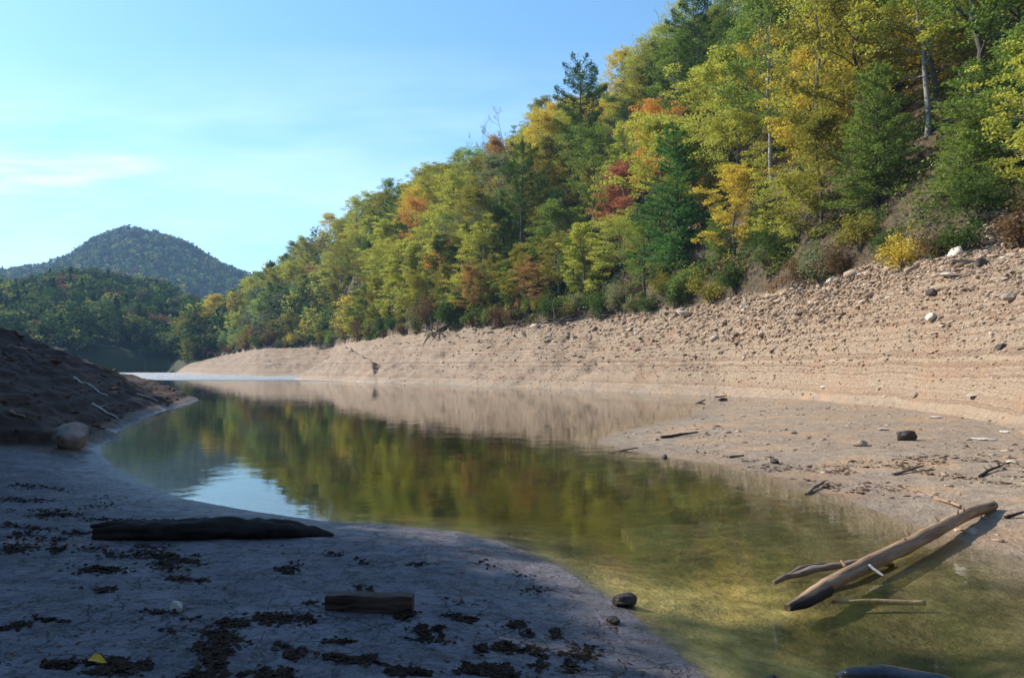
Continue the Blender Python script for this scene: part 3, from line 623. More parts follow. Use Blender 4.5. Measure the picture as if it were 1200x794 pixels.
for (colr, sec), lst in SHR.items():
    for j, (u, o) in enumerate(lst):
        n = len(lst); base = f"{colr} shrub at the foot of the trees {sec}"
        if n > 1: base += ', ' + ('leftmost such' if j == 0 else 'rightmost such' if j == n - 1 else ORD[j] + ' from left')
        tag(o, base, 'shrub', 'shrubs along the bank edge')
A = Acc(); ATR = []
UG = []
for pas in range(5200):
    t = rs_.uniform(-22.5, 34); q = rs_.random() ** 1.4 * .8; b = np.interp(t, th, rT); c = np.interp(t, th, rc); r = b + .5 + q * (c - b)
    if np.interp(t, th, zT) > 2 and rs_.random() < r / 200: UG.append((r * math.sin(R(t)), r * math.cos(R(t))))
UG = np.array(UG); UZ = height(UG[:, 0], UG[:, 1])[0]; nu = len(UG); m = 120
v = rs_.normal(size=(nu, m, 3)); v /= np.linalg.norm(v, axis=2)[..., None]; v[..., 2] = np.abs(v[..., 2]) * 1.1
c = np.stack([UG[:, 0], UG[:, 1], UZ - .2], -1)[:, None, :] + v * rs_.uniform(.7, 1.7, (nu, 1, 1)) * rs_.random((nu, m, 1)) ** .35
V, Fc = leaves(c.reshape(-1, 3), np.repeat(np.clip(np.hypot(UG[:, 0], UG[:, 1]) * .0036, .15, .42), m), rs_)
pal = np.array([FOL[k][0] for k in ('olive', 'green', 'dark green', 'brown', 'russet', 'yellow-green')])[rs_.choice(6, nu, p=[.27, .22, .17, .14, .08, .12])]
ug = mesh_np('undergrowth', V, Fc, [M_far], attr=np.repeat(np.concatenate([pal, np.ones((nu, 1))], 1), m * 4, axis=0)); tag(ug, kind='stuff')
rest = [SITE[i] for i in vis if i not in NEAR]
# those behind the nearest 290: full tree shapes, joined as one wood
A = Acc(); ATR = []; TV = Acc()
rl = np.random.default_rng(9)
for p, colr, x, y, z, s, q, r in rest:
    cvv, cff = PROTO[p][2], PROTO[p][3]; nq = len(cff); want = min(nq, 1500)
    sel = rl.choice(nq, want, replace=False); v = cvv[cff[sel].ravel()].reshape(want, 4, 3); ctr = v.mean(1, keepdims=True); v = ctr + (v - ctr) * min(2.6, math.sqrt(nq / want) * 1.0)
    a = rl.uniform(0, 6.28); ca, sa = math.cos(a), math.sin(a); v = v * s
    v = np.stack([v[..., 0] * ca - v[..., 1] * sa + x, v[..., 0] * sa + v[..., 1] * ca + y, v[..., 2] + z], -1)
    A.add(v.reshape(-1, 3), np.arange(want * 4).reshape(-1, 4)); f = np.array(FOL[colr]); cc = f[0] + (f[1] - f[0]) * rl.random((want, 1)); ATR.append(np.repeat(cc, 4, axis=0))
    if kindof(p) in ('bare', 'sparse', 'tall', 'pine'):
        m = PROTO[p][0]; co = np.empty(len(m.vertices) * 3, np.float32); m.vertices.foreach_get('co', co); co = co.reshape(-1, 3) * s
        co = np.stack([co[:, 0] * ca - co[:, 1] * sa + x, co[:, 0] * sa + co[:, 1] * ca + y, co[:, 2] + z], -1)
        ix = np.empty(len(m.loops), np.int32); m.loops.foreach_get('vertex_index', ix); TV.add(co, ix.reshape(-1, 4))
V, Fc = A.get(); AT_ = np.concatenate([np.concatenate(ATR), np.ones((len(V), 1))], 1)
nleaf = len(V); tv, tf = TV.get()
wood = mesh_np('hillside_woodland', np.concatenate([V, tv]), np.concatenate([Fc, tf + nleaf]), [M_far], attr=np.concatenate([AT_, np.tile([.15, .13, .12, 1], (len(tv), 1))]))
tag(wood, 'autumn woodland covering the upper slope and ridge behind the nearer trees', 'woodland', kind='stuff')
def hill_pts(n, umin, umax, Dmin, Dmax, hmin, hmax, dark, conf, seed):
    rg = np.random.default_rng(seed); D = np.sqrt(rg.uniform(Dmin ** 2, Dmax ** 2, n)); u = rg.uniform(umin, umax, n); x = (u - 600) / F * D; z, fo_, *_ = height(x, D)
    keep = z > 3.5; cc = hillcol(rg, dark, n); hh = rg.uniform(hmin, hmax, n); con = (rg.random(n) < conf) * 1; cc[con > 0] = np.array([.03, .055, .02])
    return [(x[i], D[i], z[i] - .5, hh[i], cc[i], con[i]) for i in range(n) if keep[i]]
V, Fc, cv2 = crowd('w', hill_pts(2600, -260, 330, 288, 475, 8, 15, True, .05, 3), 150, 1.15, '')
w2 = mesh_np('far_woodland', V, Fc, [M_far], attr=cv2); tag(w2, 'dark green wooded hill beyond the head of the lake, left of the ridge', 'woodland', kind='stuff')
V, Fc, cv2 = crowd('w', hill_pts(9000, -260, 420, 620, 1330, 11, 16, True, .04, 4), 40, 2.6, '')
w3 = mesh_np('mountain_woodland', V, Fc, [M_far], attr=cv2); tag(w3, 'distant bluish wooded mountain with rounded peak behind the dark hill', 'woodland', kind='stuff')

# trees on the left shore: out of frame, they shade the near mud and the left bank
SHADE = [(-14.2, 9.8, .95, 'broad3'), (-18.1, 12.9, .9, 'broad0'), (-14.5, 6.5, 1.0, 'wide'), (-19.7, 16.0, .85, 'broad1'), (-18, 9.6, 1.0, 'tall0'), (-25, 22, .8, 'wide'), (-11.5, 3, .95, 'broad4'),
         (-28, 25.5, 1., 'broad3'), (-31, 31, 1., 'wide'), (-34.5, 36, 1., 'broad0'), (-37, 41, 1., 'broad3'), (-41, 46, 1., 'wide'), (-45, 50, .95, 'broad1'), (-29, 19, 1.1, 'hemlock'),
         (-33, 25, 1.1, 'broad2'), (-39, 35, 1.1, 'hemlock'), (-12, -2, 1, 'broad2'), (-10.5, -6, 1, 'wide'), (-23, 14, 1, 'fir'), (-47, 44, 1.1, 'broad3'), (-50, 52, 1.1, 'broad0'),
         (-31, 37.5, .9, 'hemlock'), (-28, 30, .8, 'hemlock'), (-36, 47, 1, 'hemlock'), (-40, 40, 1.1, 'wide'), (-16, 7.5, 1.1, 'hemlock'), (-12.5, 8, .8, 'broad0'), (-21, 20, .75, 'hemlock')]
for i, (x, y, s, p) in enumerate(SHADE):
    if i < 7 or i == 25 or i == 26: x -= .4; y -= 1.05
    o = place(p, ['green', 'olive', 'yellow-green'][i % 3], x, y, s, rz=i * 1.7)
    tag(o, 'shore tree standing outside the picture on the left', 'tree', 'trees outside the picture on the left shore')

# ------------------------------------------------------------------ logs, rocks and debris
from mathutils import noise as MN
M_wood = rough_mat('driftwood', [(.33, (.06, .035, .022)), (.41, (.24, .15, .09)), (.55, (.38, .25, .155)), (.7, (.54, .39, .26))], 9, .85, .02, (.09, 1, 1), 45, math.atan2(3.6, 4.0))
M_greywood = rough_mat('weathered_wood', [(.3, (.08, .06, .045)), (.7, (.26, .20, .15))], 8, .85, .02, (.15, 1, 1), 40, math.atan2(1, 3))
M_darkwood = rough_mat('wet_dark_wood', [(.3, (.010, .008, .007)), (.7, (.045, .034, .028))], 5, .8, .02, (.15, 1, 1))
M_board = rough_mat('old_board', [(.38, (.02, .012, .009)), (.45, (.07, .043, .032)), (.7, (.16, .105, .08))], 14, .8, .01, (.1, 1, 1))
M_rock = rough_mat('tan_rock', [(.3, (.20, .155, .12)), (.7, (.42, .34, .27))], 3, .85, .03)
M_pale = rough_mat('pale_slab_rock', [(.3, (.46, .40, .33)), (.7, (.66, .60, .52))], 4, .85, .02)
M_dark = rough_mat('dark_wet_rock', [(.3, (.022, .018, .015)), (.7, (.085, .065, .05))], 4, .6, .02)
M_grey = rough_mat('grey_boulder', [(.3, (.13, .115, .105)), (.7, (.38, .33, .30))], 2.5, .85, .03)
M_bould = rough_mat('grey_boulder_stone', [(.3, (.20, .175, .155)), (.7, (.46, .40, .36))], 2.5, .85, .03)
M_white = rough_mat('bleached_stone', [(.3, (.40, .37, .33)), (.7, (.68, .63, .56))], 6, .8, .01)
M_leafy = rough_mat('yellow_leaf', [(.3, (.55, .32, .02)), (.7, (.70, .45, .04))], 20, .6, .002)
M_red = rough_mat('brown_debris', [(.3, (.045, .028, .02)), (.7, (.16, .09, .055))], 8, .9, .01)

def rock_bm(seed, sub=3, rough=.35, facets=7):
    bm = bmesh.new(); bmesh.ops.create_icosphere(bm, subdivisions=sub, radius=1); r = random.Random(seed); off = Vector((r.random() * 50, r.random() * 50, r.random() * 50))
    pl = [(Vector((r.gauss(0, 1), r.gauss(0, 1), r.gauss(0, 1))).normalized(), r.uniform(.55, .85)) for _ in range(facets)]
    for v in bm.verts:
        p = v.co.copy()
        for n, d in pl:
            k = p.dot(n)
            if k > d: p -= n * (k - d) * .9
        p *= 1 + rough * (MN.fractal(v.co * 1.3 + off, 1.0, 2.0, 4) * .5); p += v.co * MN.noise(v.co * 5 + off) * .05
        v.co = p
    return bm
def rock(name, label, u, v, zg, w, hgt, dep, mat, seed, sink=.25, rz=0, cat='rock', group=None, tilt=(0, 0)):
    x, y = hitpt(u, v) if zg > .1 else G(u, v, zg); k_ = 1 + dep * .3 / max(y, 1); x *= k_; y *= k_; z = H1(x, y)
    bm = rock_bm(seed, 4 if w > .3 else 3); bmesh.ops.scale(bm, vec=(w / 2, dep / 2, hgt / 2), verts=bm.verts)
    bmesh.ops.rotate(bm, cent=(0, 0, 0), matrix=Euler((tilt[0], tilt[1], rz)).to_matrix(), verts=bm.verts)
    me = bpy.data.meshes.new(name); bm.to_mesh(me); me.materials.append(mat)
    for p in me.polygons: p.use_smooth = hgt > .2
    o = link_obj(name, me); o.location = (x, y, z + hgt * (.5 - sink)); tag(o, label, cat, group); return o
def log_mesh(pts, rad, n=14, seed=0, rough=.12, flat=1.0, groove=.06, sub=8, cap=True):
    pts = [Vector(p) for p in pts]; P = []; Rr = []
    for i in range(len(pts) - 1):
        for k in range(sub): f = k / sub; P.append(pts[i].lerp(pts[i + 1], f)); Rr.append(rad[i] * (1 - f) + rad[i + 1] * f)
    P.append(pts[-1]); Rr.append(rad[-1]); bm = bmesh.new(); rings = []; off = seed * 7.3
    for i, p in enumerate(P):
        d = (P[min(i + 1, len(P) - 1)] - P[max(i - 1, 0)]).normalized(); a = d.cross(Vector((0, 0, 1)))
        if a.length < .1: a = d.cross(Vector((1, 0, 0)))
        a.normalize(); b = a.cross(d).normalized(); ring = []; s = i * .12
        for j in range(n):
            t = 2 * math.pi * j / n; r = Rr[i] * (1 + rough * MN.noise(Vector((math.cos(t) * 1.2 + off, math.sin(t) * 1.2, s * 2.2))) + groove * MN.noise(Vector((t * 3.2, off, s * .4))))
            ring.append(bm.verts.new(p + a * math.cos(t) * r + b * math.sin(t) * r * flat))
        rings.append(ring)
    for r1, r2 in zip(rings, rings[1:]):
        for j in range(n): bm.faces.new((r1[j], r1[(j + 1) % n], r2[(j + 1) % n], r2[j]))
    if cap:
        for ring, sgn in ((rings[0], -1), (rings[-1], 1)):
            c = bm.verts.new(sum((v.co for v in ring), Vector()) / n)
            for j in range(n): bm.faces.new((ring[j], ring[(j + 1) % n], c) if sgn > 0 else (ring[(j + 1) % n], ring[j], c))
    bmesh.ops.recalc_face_normals(bm, faces=bm.faces); return bm
def mobj(name, bm, mat, parent=None, smooth=True):
    me = bpy.data.meshes.new(name); bm.to_mesh(me); me.materials.append(mat)
    for p in me.polygons: p.use_smooth = smooth and len(p.vertices) > 3
    return link_obj(name, me, parent)
def stick(name, label, a, b, r, mat, seed=1, lift=.0, cat='branch', group='driftwood on the right flat', twigs=0, bend=.05):
    xa, ya = a; xb, yb = b; n = 6; L_ = math.hypot(xb - xa, yb - ya); rr = random.Random(seed); pts = []
    for i in range(n):
        f = i / (n - 1); x = xa + (xb - xa) * f + rr.gauss(0, bend * L_ * .3); y = ya + (yb - ya) * f + rr.gauss(0, bend * L_ * .3); pts.append((x, y, H1(x, y) + r * .6 + lift * f))
    root = empty(name, (xa, ya, H1(xa, ya))); off = Vector(root.location)
    pts = [Vector(p) - off for p in pts]
    mobj('stem', log_mesh(pts, [r * (1 - .45 * i / (n - 1)) for i in range(n)], 9, seed, .2), mat, root)
    for k in range(max(1, twigs)):
        i = rr.randrange(1, n - 1); p = pts[i]; d = (pts[i + 1] - pts[i - 1]).normalized(); q = p + (d * .6 + Vector((-d.y, d.x, 0)) * rr.choice([-1, 1]) * .7 + Vector((0, 0, rr.uniform(.1, .5)))) * L_ * rr.uniform(.08, .2)
        mobj('twig', log_mesh([p, (p + q) / 2 + Vector((0, 0, .01)), q], [r * .45, r * .3, r * .12], 6, k), mat, root)
    tag(root, label, cat, group); return root

def hitpt(u, v):
    d_ = ray(u, v); tt = np.exp(np.linspace(math.log(4), math.log(260), 5000)); zz_ = height(d_[0] * tt, d_[1] * tt)[0]; g = zz_ > CAMH + d_[2] * tt
    i = int(np.argmax(g)) if g.any() else -1; return d_[0] * tt[i], d_[1] * tt[i]
# big drift log reaching from the water onto the right-hand mud
A0 = Vector((*G(922, 712, .02), .0)); B0 = Vector((*G(1164, 592, .135), .135))
print('log', A0, B0)
root = empty('driftwood_log', (A0.x, A0.y, 0)); d = B0 - A0
pts = [Vector((0, 0, .02)), d * .13 + Vector((0, 0, .045)), d * .35 + Vector((0, 0, .045)) , d * .6 + Vector((.03, 0, .06)), d * .82 + Vector((0, .02, .05)), d]
mobj('trunk', log_mesh(pts, [.028, .062, .076, .075, .073, .060], 22, 3, .13, 1, .16, 16), M_wood, root)
perp = Vector((d.y, -d.x, 0)).normalized()
for k, (f, sgn, ln, up) in enumerate([(.26, 1, .20, -.35), (.22, -1, .06, .8), (.5, -1, .06, .8), (.66, -1, .07, .9), (.735, .2, .08, 1), (.78, .1, .07, 1), (.44, .2, .05, 1)]):
    p = d * f + Vector((0, 0, .05)) + perp * sgn * .06 + Vector((0, 0, .045 if up > 0 else .02)); q = p + perp * sgn * ln * .7 + Vector((0, 0, ln * up))
    mobj('branch_stub', log_mesh([p, (p + q) / 2, q], [.022, .017, .011], 8, k, .2), M_white if k == 0 else M_wood, root)
# dark rotten split at the water end
rt_ = mobj('rotten_end', log_mesh([d * .005 + perp * .02 + Vector((0, 0, .02)), d * .05 + perp * .052 + Vector((0, 0, .025)), d * .115 + perp * .062 + Vector((0, 0, .03))], [.03, .052, .045], 10, 5, .3), M_darkwood, root)
tag(root, 'long pale brown driftwood log slanting out of the water onto the right-hand mud', 'log')
a = G(912, 678, .03); b = G(1035, 651, .06)
root = empty('submerged_branch', (a[0], a[1], 0)); dv = Vector((b[0] - a[0], b[1] - a[1], 0))
mobj('stem', log_mesh([Vector((0, 0, .02)), dv * .3 + Vector((0, .03, .045)), dv * .55 + Vector((0, 0, .05)), dv * .8 + Vector((0, .05, .03)), dv * 1.1 + Vector((0, .02, -.05))], [.022, .045, .04, .035, .03], 12, 8, .35, .8, .2), M_greywood, root)
mobj('twig', log_mesh([Vector((0.02, .03, .02)), dv * .2 + Vector((.05, .13, .06)), dv * .45 + Vector((0, .2, .03)), dv * .7 + Vector((0, .22, -.03))], [.01, .022, .02, .012], 8, 9, .3), M_greywood, root)
mobj('twig', log_mesh([Vector((-.05, -.02, .0)), Vector((.06, .0, .05)), dv * .18 + Vector((0, -.05, .05))], [.02, .03, .02], 8, 4, .3), M_greywood, root)
tag(root, 'grey broken branch lying in the water left of the long pale log', 'branch')
# sunken stick on the bottom
a = G(975, 716, -.12); b = G(1085, 720, -.12); dv = Vector((b[0] - a[0], b[1] - a[1], 0)); root = empty('sunken_branch', (a[0], a[1], -.1))
mobj('stem', log_mesh([Vector((0, 0, .06)), dv * .5 + Vector((0, .03, .07)), dv + Vector((0, 0, .08))], [.012, .028, .02], 8, 2, .3), M_wood, root); tag(root, 'brown stick under the water below the long pale log', 'branch')

# dark hollow log on the near mud
a = G(110, 619, .28); b = G(391, 624, .12); root = empty('dark_log', (a[0], a[1], H1(*a))); dv = Vector((b[0] - a[0], b[1] - a[1], H1(*b) - H1(*a)))
N_ = 12; prof = [.075, .105, .118, .125, .128, .13, .13, .125, .115, .10, .07, .018]
pts = [dv * (i / (N_ - 1)) + Vector((0, 0, prof[i] * .66 + .004 * math.sin(i * 1.7))) for i in range(N_)]
mobj('trunk', log_mesh(pts, prof, 26, 21, .30, .92, .30, 8), M_darkwood, root)
mobj('splinter', log_mesh([dv * -.012 + Vector((0, 0, .13)), dv * .06 + Vector((0, -.02, .15)), dv * .15 + Vector((0, -.02, .15))], [.02, .04, .03], 8, 3, .3), M_darkwood, root)
tag(root, 'dark waterlogged log tapering to a point, lying in shade by the near waterline', 'log')
# squared timber
x0, y0 = G(432, 694, .3); bm = bmesh.new(); bmesh.ops.create_cube(bm, size=1); bmesh.ops.scale(bm, vec=(.66, .13, .135), verts=bm.verts)
bmesh.ops.subdivide_edges(bm, edges=[e for e in bm.edges if abs((e.verts[0].co - e.verts[1].co).x) > .3], cuts=14); bmesh.ops.bevel(bm, geom=[e for e in bm.edges if abs((e.verts[0].co - e.verts[1].co).x) > .001 and abs(e.verts[0].co.y) > .06 or False], offset=.008, segments=2, affect='EDGES')
for v in bm.verts: v.co += Vector((0, MN.noise(v.co * 9) * .006, MN.noise(v.co * 7 + Vector((3, 1, 2))) * .008))
o = mobj('timber_block', bm, M_board, smooth=False); o.location = (x0, y0 + .06, H1(x0, y0) + .06); o.rotation_euler = (R(3), R(.6), R(-1)); tag(o, 'short dark squared timber lying flat on the shaded mud', 'timber')
o = rock('bark_piece', 'dark flat scrap of bark against the squared timber', 432, 711, .3, .26, .07, .10, M_red, 91, .1, .2, 'bark')

GS = 'stones on the near mud'
rock('boulder', 'big rounded grey boulder at the foot of the left bank', 87, 527, .3, .86, .62, .7, M_bould, 5, .05, .4)
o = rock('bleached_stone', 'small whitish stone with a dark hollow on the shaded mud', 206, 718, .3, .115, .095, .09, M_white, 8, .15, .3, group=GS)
hb = rock_bm(3, 2); bmesh.ops.scale(hb, vec=(.016, .012, .016), verts=hb.verts); ho_ = mobj('hollow', hb, M_darkwood, o); ho_.location = (.005, -.040, -.012)  # dark lump set on the stone for the shade inside its hole
rock('dark_rock', 'dark wet rock on the tip of the near mud bank by the water', 732, 708, .02, .22, .14, .2, M_dark, 12, .2, .3, group=GS)
rock('dark_rock', 'dark wet lump just below the rock on the near mud bank', 718, 722, .08, .14, .06, .12, M_dark, 13, .2, 1.3, group=GS)
rock('dark_rock', 'dark rock at the bottom edge, left of the smooth bluish one', 906, 800, .02, .18, .12, .14, M_dark, 14, .1, .8, group=GS)
x0, y0 = G(1035, 795, .0); o = mobj('sunken_log', log_mesh([(-.27, .10, -.02), (-.2, .05, .02), (0, 0, .045), (.3, -.12, .03), (.6, -.28, -.02)], [.015, .05, .07, .07, .05], 14, 31, .12, .6), rough_mat('slick_wood', [(.3, (.025, .03, .045)), (.7, (.07, .08, .10))], 4, .25, .01)); o.location = (x0, y0, 0)
tag(o, 'slick dark bluish snag breaking the water at the bottom edge', 'log')
# fallen yellow leaf
bm = bmesh.new(); vs = []
for i in range(9):
    f = i / 8; w = math.sin(math.pi * f ** .8) * .032; vs.append([bm.verts.new((f * .11 - .055, s_ * w, .012 + .016 * (s_ * s_) * math.sin(f * 3) + .012 * math.sin(f * 5))) for s_ in (-1, 0, 1)])
for a_, b_ in zip(vs, vs[1:]):
    for k in (0, 1): bm.faces.new((a_[k], b_[k], b_[k + 1], a_[k + 1]))
o = mobj('fallen_leaf', bm, M_leafy); x0, y0 = G(114, 784, .35); x0, y0 = hitpt(114, 783); o.location = (x0, y0, H1(x0, y0) + .035); o.rotation_euler = (.35, .1, .1); tag(o, 'single bright yellow leaf lying on the mud near the lower left corner', 'leaf')

GF = 'loose stones on the right flat'
for k, (nm, lb, u, v, w, h, dp, m) in enumerate([
    ('dark_rock', 'squat dark boulder standing out on the right flat', 1063, 516, .52, .30, .4, M_dark),
    ('pale_rock', 'flat whitish slab on the right flat, uppermost of four', 1141, 467, .62, .08, .45, M_pale),
    ('pale_rock', 'flat whitish slab directly above the squat dark boulder', 1096, 490, .55, .09, .4, M_pale),
    ('pale_rock', 'flat whitish slab to the right of the squat dark boulder', 1154, 516, .60, .06, .35, M_pale),
    ('pale_rock', 'small pale slab near the right edge above the others', 1179, 507, .28, .07, .22, M_pale),
    ('pale_rock', 'pale stone left of the squat dark boulder', 1036, 504, .35, .10, .25, M_pale),
    ('dark_rock', 'dark stone at the water edge left of the flat', 779, 538, .17, .13, .15, M_dark),
    ('dark_rock', 'dark wet stone on the flat above the waterline', 908, 543, .26, .12, .2, M_dark),
    ('tan_rock', 'tilted tan stone beside the dark wet stone', 1008, 523, .36, .2, .3, M_rock),
    ('dark_rock', 'dark lump beside the forked stick at the head of the flat', 847, 470, .65, .26, .5, M_dark),
    ('tan_rock', 'small brown stone at the centre of the flat', 930, 508, .25, .12, .2, M_rock),
    ('tan_rock', 'brown stone near the head of the flat right of the dark lump', 1072, 466, .5, .22, .4, M_rock),
    ('tan_rock', 'pale stone below the bank left of the slabs', 965, 456, .45, .15, .35, M_pale)]):
    rock(nm, lb, u, v, .35, w, h, dp, m, 40 + k, .22, k * .7, group=GF)
GB = 'big rocks on the stony bank'
def bankrock(nm, lb, u, v, w, h, dp, m, k, tl=(.3, .1)):
    # march along the line of sight until it meets the ground
    d_ = ray(u, v); tt = np.linspace(5, 140, 1600); zz_ = height(d_[0] * tt, d_[1] * tt)[0]; i = int(np.argmax(zz_ > CAMH + d_[2] * tt)); x, y, z = d_[0] * tt[i], d_[1] * tt[i], zz_[i]
    bm = rock_bm(k, 3, .4, 10); bmesh.ops.scale(bm, vec=(w / 2, dp / 2, h / 2), verts=bm.verts); bmesh.ops.rotate(bm, cent=(0, 0, 0), matrix=Euler((tl[0], tl[1], k * .8)).to_matrix(), verts=bm.verts)
    o = mobj(nm, bm, m, smooth=False); o.location = (x, y, z + h * .15); tag(o, lb, 'rock', GB); return (x, y, z)
for k, (nm, lb, u, v, w, h, dp, m) in enumerate([
    ('tan_rock', 'pointed rock with a pale face midway up the stony bank', 1093, 374, .85, .5, .6, M_pale),
    ('dark_rock', 'tilted dark rock above the pointed pale-faced one', 1091, 344, .9, .4, .5, M_dark),
    ('dark_rock', 'dark flat ledge near the top of the stony bank', 1128, 311, 1.1, .35, .6, M_dark),
    ('dark_rock', 'round dark rock right of the flat ledge', 1150, 310, .6, .5, .5, M_dark),
    ('pale_rock', 'broad pale slab near the top of the stony bank', 1112, 324, 1.5, .3, .9, M_pale),
    ('pale_rock', 'bright boulder right under the trees at the bank top', 1120, 299, .9, .6, .6, M_pale),
    ('tan_rock', 'low tan rock left of the broad pale slab', 1070, 318, 1.0, .4, .7, M_rock),
    ('pale_rock', 'pale rock below the feathery conifer', 975, 330, .9, .4, .6, M_pale),
    ('tan_rock', 'tan rock at the right end of the long slanting log', 1040, 322, .8, .4, .6, M_rock),
    ('dark_rock', 'small dark rock low on the stony bank', 1174, 408, .5, .25, .4, M_dark),
    ('tan_rock', 'tan rock on the bank near the right edge', 1186, 352, .8, .35, .6, M_rock),
    ('pale_rock', 'leaning pale slab left of the long slanting log', 938, 342, .9, .5, .5, M_pale)]):
    bankrock(nm, lb, u, v, w, h, dp, m, 60 + k)
def bankpt(u, v):
    d_ = ray(u, v); tt = np.linspace(5, 260, 3000); zz_ = height(d_[0] * tt, d_[1] * tt)[0]; i = int(np.argmax(zz_ > CAMH + d_[2] * tt)); return d_[0] * tt[i], d_[1] * tt[i]
stick('driftwood_log', 'long thin grey log slanting down the stony bank', bankpt(1003, 326), bankpt(934, 371), .13, M_greywood, 3, group='driftwood on the bank', cat='log', twigs=2)
for k, (lb, a, b, r, tw) in enumerate([
    ('pale stick lying above the top end of the long pale log', (1096, 570), (1127, 578), .028, 2), ('dark straight stick near the tip of the flat', (776, 506), (817, 501), .045, 1),
    ('forked dark stick standing at the head of the flat', (815, 467), (827, 464.5), .07, 2), ('thin dark twig above the forked stick', (838, 461), (852, 460), .05, 1),
    ('brown twig pile on the flat under the squat dark boulder', (1045, 546), (1084, 539), .03, 3), ('dark twig on the right edge of the flat', (1148, 551), (1170, 540), .03, 3),
    ('dark stick on the flat near the dark wet stone', (946, 560), (966, 548), .035, 2), ('broken stick at the right margin beside the log end', (1178, 590), (1199, 585), .025, 3),
    ('thin stick at the water edge at the tip of the flat', (712, 516), (748, 513), .03, 1), ('brown twig in the middle of the flat', (855, 525), (872, 523), .03, 1)]):
    stick('driftwood_branch', lb, G(*a, .25), G(*b, .3), r, [M_wood, M_greywood, M_darkwood][0 if k == 0 else 1 + k % 2], 10 + k, .05 if k != 2 else .12, twigs=tw)
for k, (lb, a, b) in enumerate([('pale stick high on the dark left bank', (88, 444), (124, 463)), ('pale stick low on the dark left bank above the boulder', (108, 474), (139, 491)),
                                ('short pale stick at the left margin of the dark bank', (12, 483), (29, 489)), ('thin pale stick near the tip of the dark left bank', (160, 462), (186, 471))]):
    stick('driftwood_branch', lb, hitpt(*a), hitpt(*b), .05, M_white if k != 2 else M_wood, 40 + k, .0, group='sticks on the left bank', bend=.03)
# tangles of dead roots washed out at the tree line
def tangle(lb, u, v, size, seed, n=26, mat=None):
    t_ = th_u(u); r_ = np.interp(t_, th, rT) - size * .6; x = r_ * math.sin(R(t_)); y = r_ * math.cos(R(t_)); r_ -= float(fbm(np.array([x]), np.array([y]), 14, 4)[0]) * 4; x = r_ * math.sin(R(t_)); y = r_ * math.cos(R(t_)); rr = random.Random(seed); root = empty('root_tangle', (x, y, H1(x, y)))
    A_ = Acc()
    for k in range(n):
        p = Vector((rr.gauss(0, .35), rr.gauss(0, .3), rr.uniform(0, .25))) * size; d_ = Vector((rr.gauss(0, 1), rr.gauss(0, .6) - .3, rr.gauss(-.1, .5))).normalized(); pts = [p]
        for q in range(5): d_ = (d_ + Vector((rr.gauss(0, .3), rr.gauss(0, .3), rr.gauss(-.05, .2)))).normalized(); pn_ = pts[-1] + d_ * size * rr.uniform(.1, .22); pn_.z = max(pn_.z, H1(x + pn_.x, y + pn_.y) - root.location.z + .02); pts.append(pn_)
        r_ = size * rr.uniform(.012, .035); A_.add(*tube_np([tuple(q) for q in pts], [r_ * (1 - .8 * i / 5) for i in range(6)], 5))
    V_, F_ = A_.get(); mesh_np('roots', V_, F_, [mat or M_greywood], True, parent=root)
    st = log_mesh([Vector((0, 0, .1)) * size, Vector((.25 * size, .1, .25 * size)), Vector((.7 * size, .2, .42 * size))], [.07 * size, .055 * size, .03 * size], 10, seed, .2); mobj('stump', st, mat or M_greywood, root)
    tag(root, lb, 'tangle', 'washed-out roots and dead wood at the tree line')
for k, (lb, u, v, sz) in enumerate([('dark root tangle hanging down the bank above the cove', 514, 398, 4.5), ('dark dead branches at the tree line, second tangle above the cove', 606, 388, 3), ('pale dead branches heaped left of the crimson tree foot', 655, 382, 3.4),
                                     ('dead branches under the bushy yellow-green tree', 702, 378, 2.6), ('dark dead wood added for the shadow in the gap before the far point', 384, 398, 5), ('roots exposed at the tip of the far point', 262, 412, 4), ('grey brush heap left of the feathery conifer', 945, 318, 2.0)]):  # the wood in the gap is added to stand for the shadow there
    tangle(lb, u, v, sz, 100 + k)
# rubble over the right bank and flat
rb = np.random.default_rng(21); shapes = []
for k in range(8):
    b_ = rock_bm(200 + k, 1, .9, 14); bmesh.ops.triangulate(b_, faces=b_.faces); b_.verts.ensure_lookup_table(); shapes.append((np.array([v.co[:] for v in b_.verts]), np.array([[v.index for v in f.verts] for f in b_.faces]))); b_.free()
def scatter(name, pts, sizes, mat, label=None, flat=.6, sink=.1):
    z = height(pts[:, 0], pts[:, 1])[0]; A_ = Acc()
    for i in range(len(pts)):
        V_, F_ = shapes[i % 8]; e = Matrix.Rotation(rb.uniform(0, 6.28), 3, 'Z') @ Matrix.Rotation(rb.normal(0, .35), 3, 'X'); sc = sizes[i] * np.array([rb.uniform(.8, 1.9), rb.uniform(.5, 1.1), flat * rb.uniform(.35, 1.1)])
        A_.add((V_ * sc) @ np.array(e).T + [pts[i, 0], pts[i, 1], z[i] + sizes[i] * sink], F_)
    V_, F_ = A_.get(); o = mesh_np(name, V_, F_, [mat], False, 3); tag(o, label, kind='stuff')
n = 100000; uu_ = rb.uniform(330, 1290, n); t = np.degrees(np.arctan((uu_ - 600) / F)); a_ = np.interp(t, th, rt); b_ = np.interp(t, th, rT); q = rb.random(n) ** .75; r = a_ + q * (b_ - a_)
dens = np.clip(.12 + .9 * q ** 1.5 * np.clip((uu_ - 560) / 400, .12, 1), 0, 1) * np.clip(1.1 - r / 170, .15, 1); k = rb.random(n) < dens; r = r[k]; t = t[k]; q = q[k]
sz = np.minimum(.025 + rb.exponential(.040, len(r)) * (.4 + q), .30) * np.where(rb.random(len(r)) < .025 * q, 2.0, 1.0) * np.clip(r / 38, .75, 2) * .8
scatter('rubble', np.stack([r * np.sin(np.radians(t)), r * np.cos(np.radians(t))], -1), sz, M_rub, 'loose tan stones strewn thickly over the dry bank')
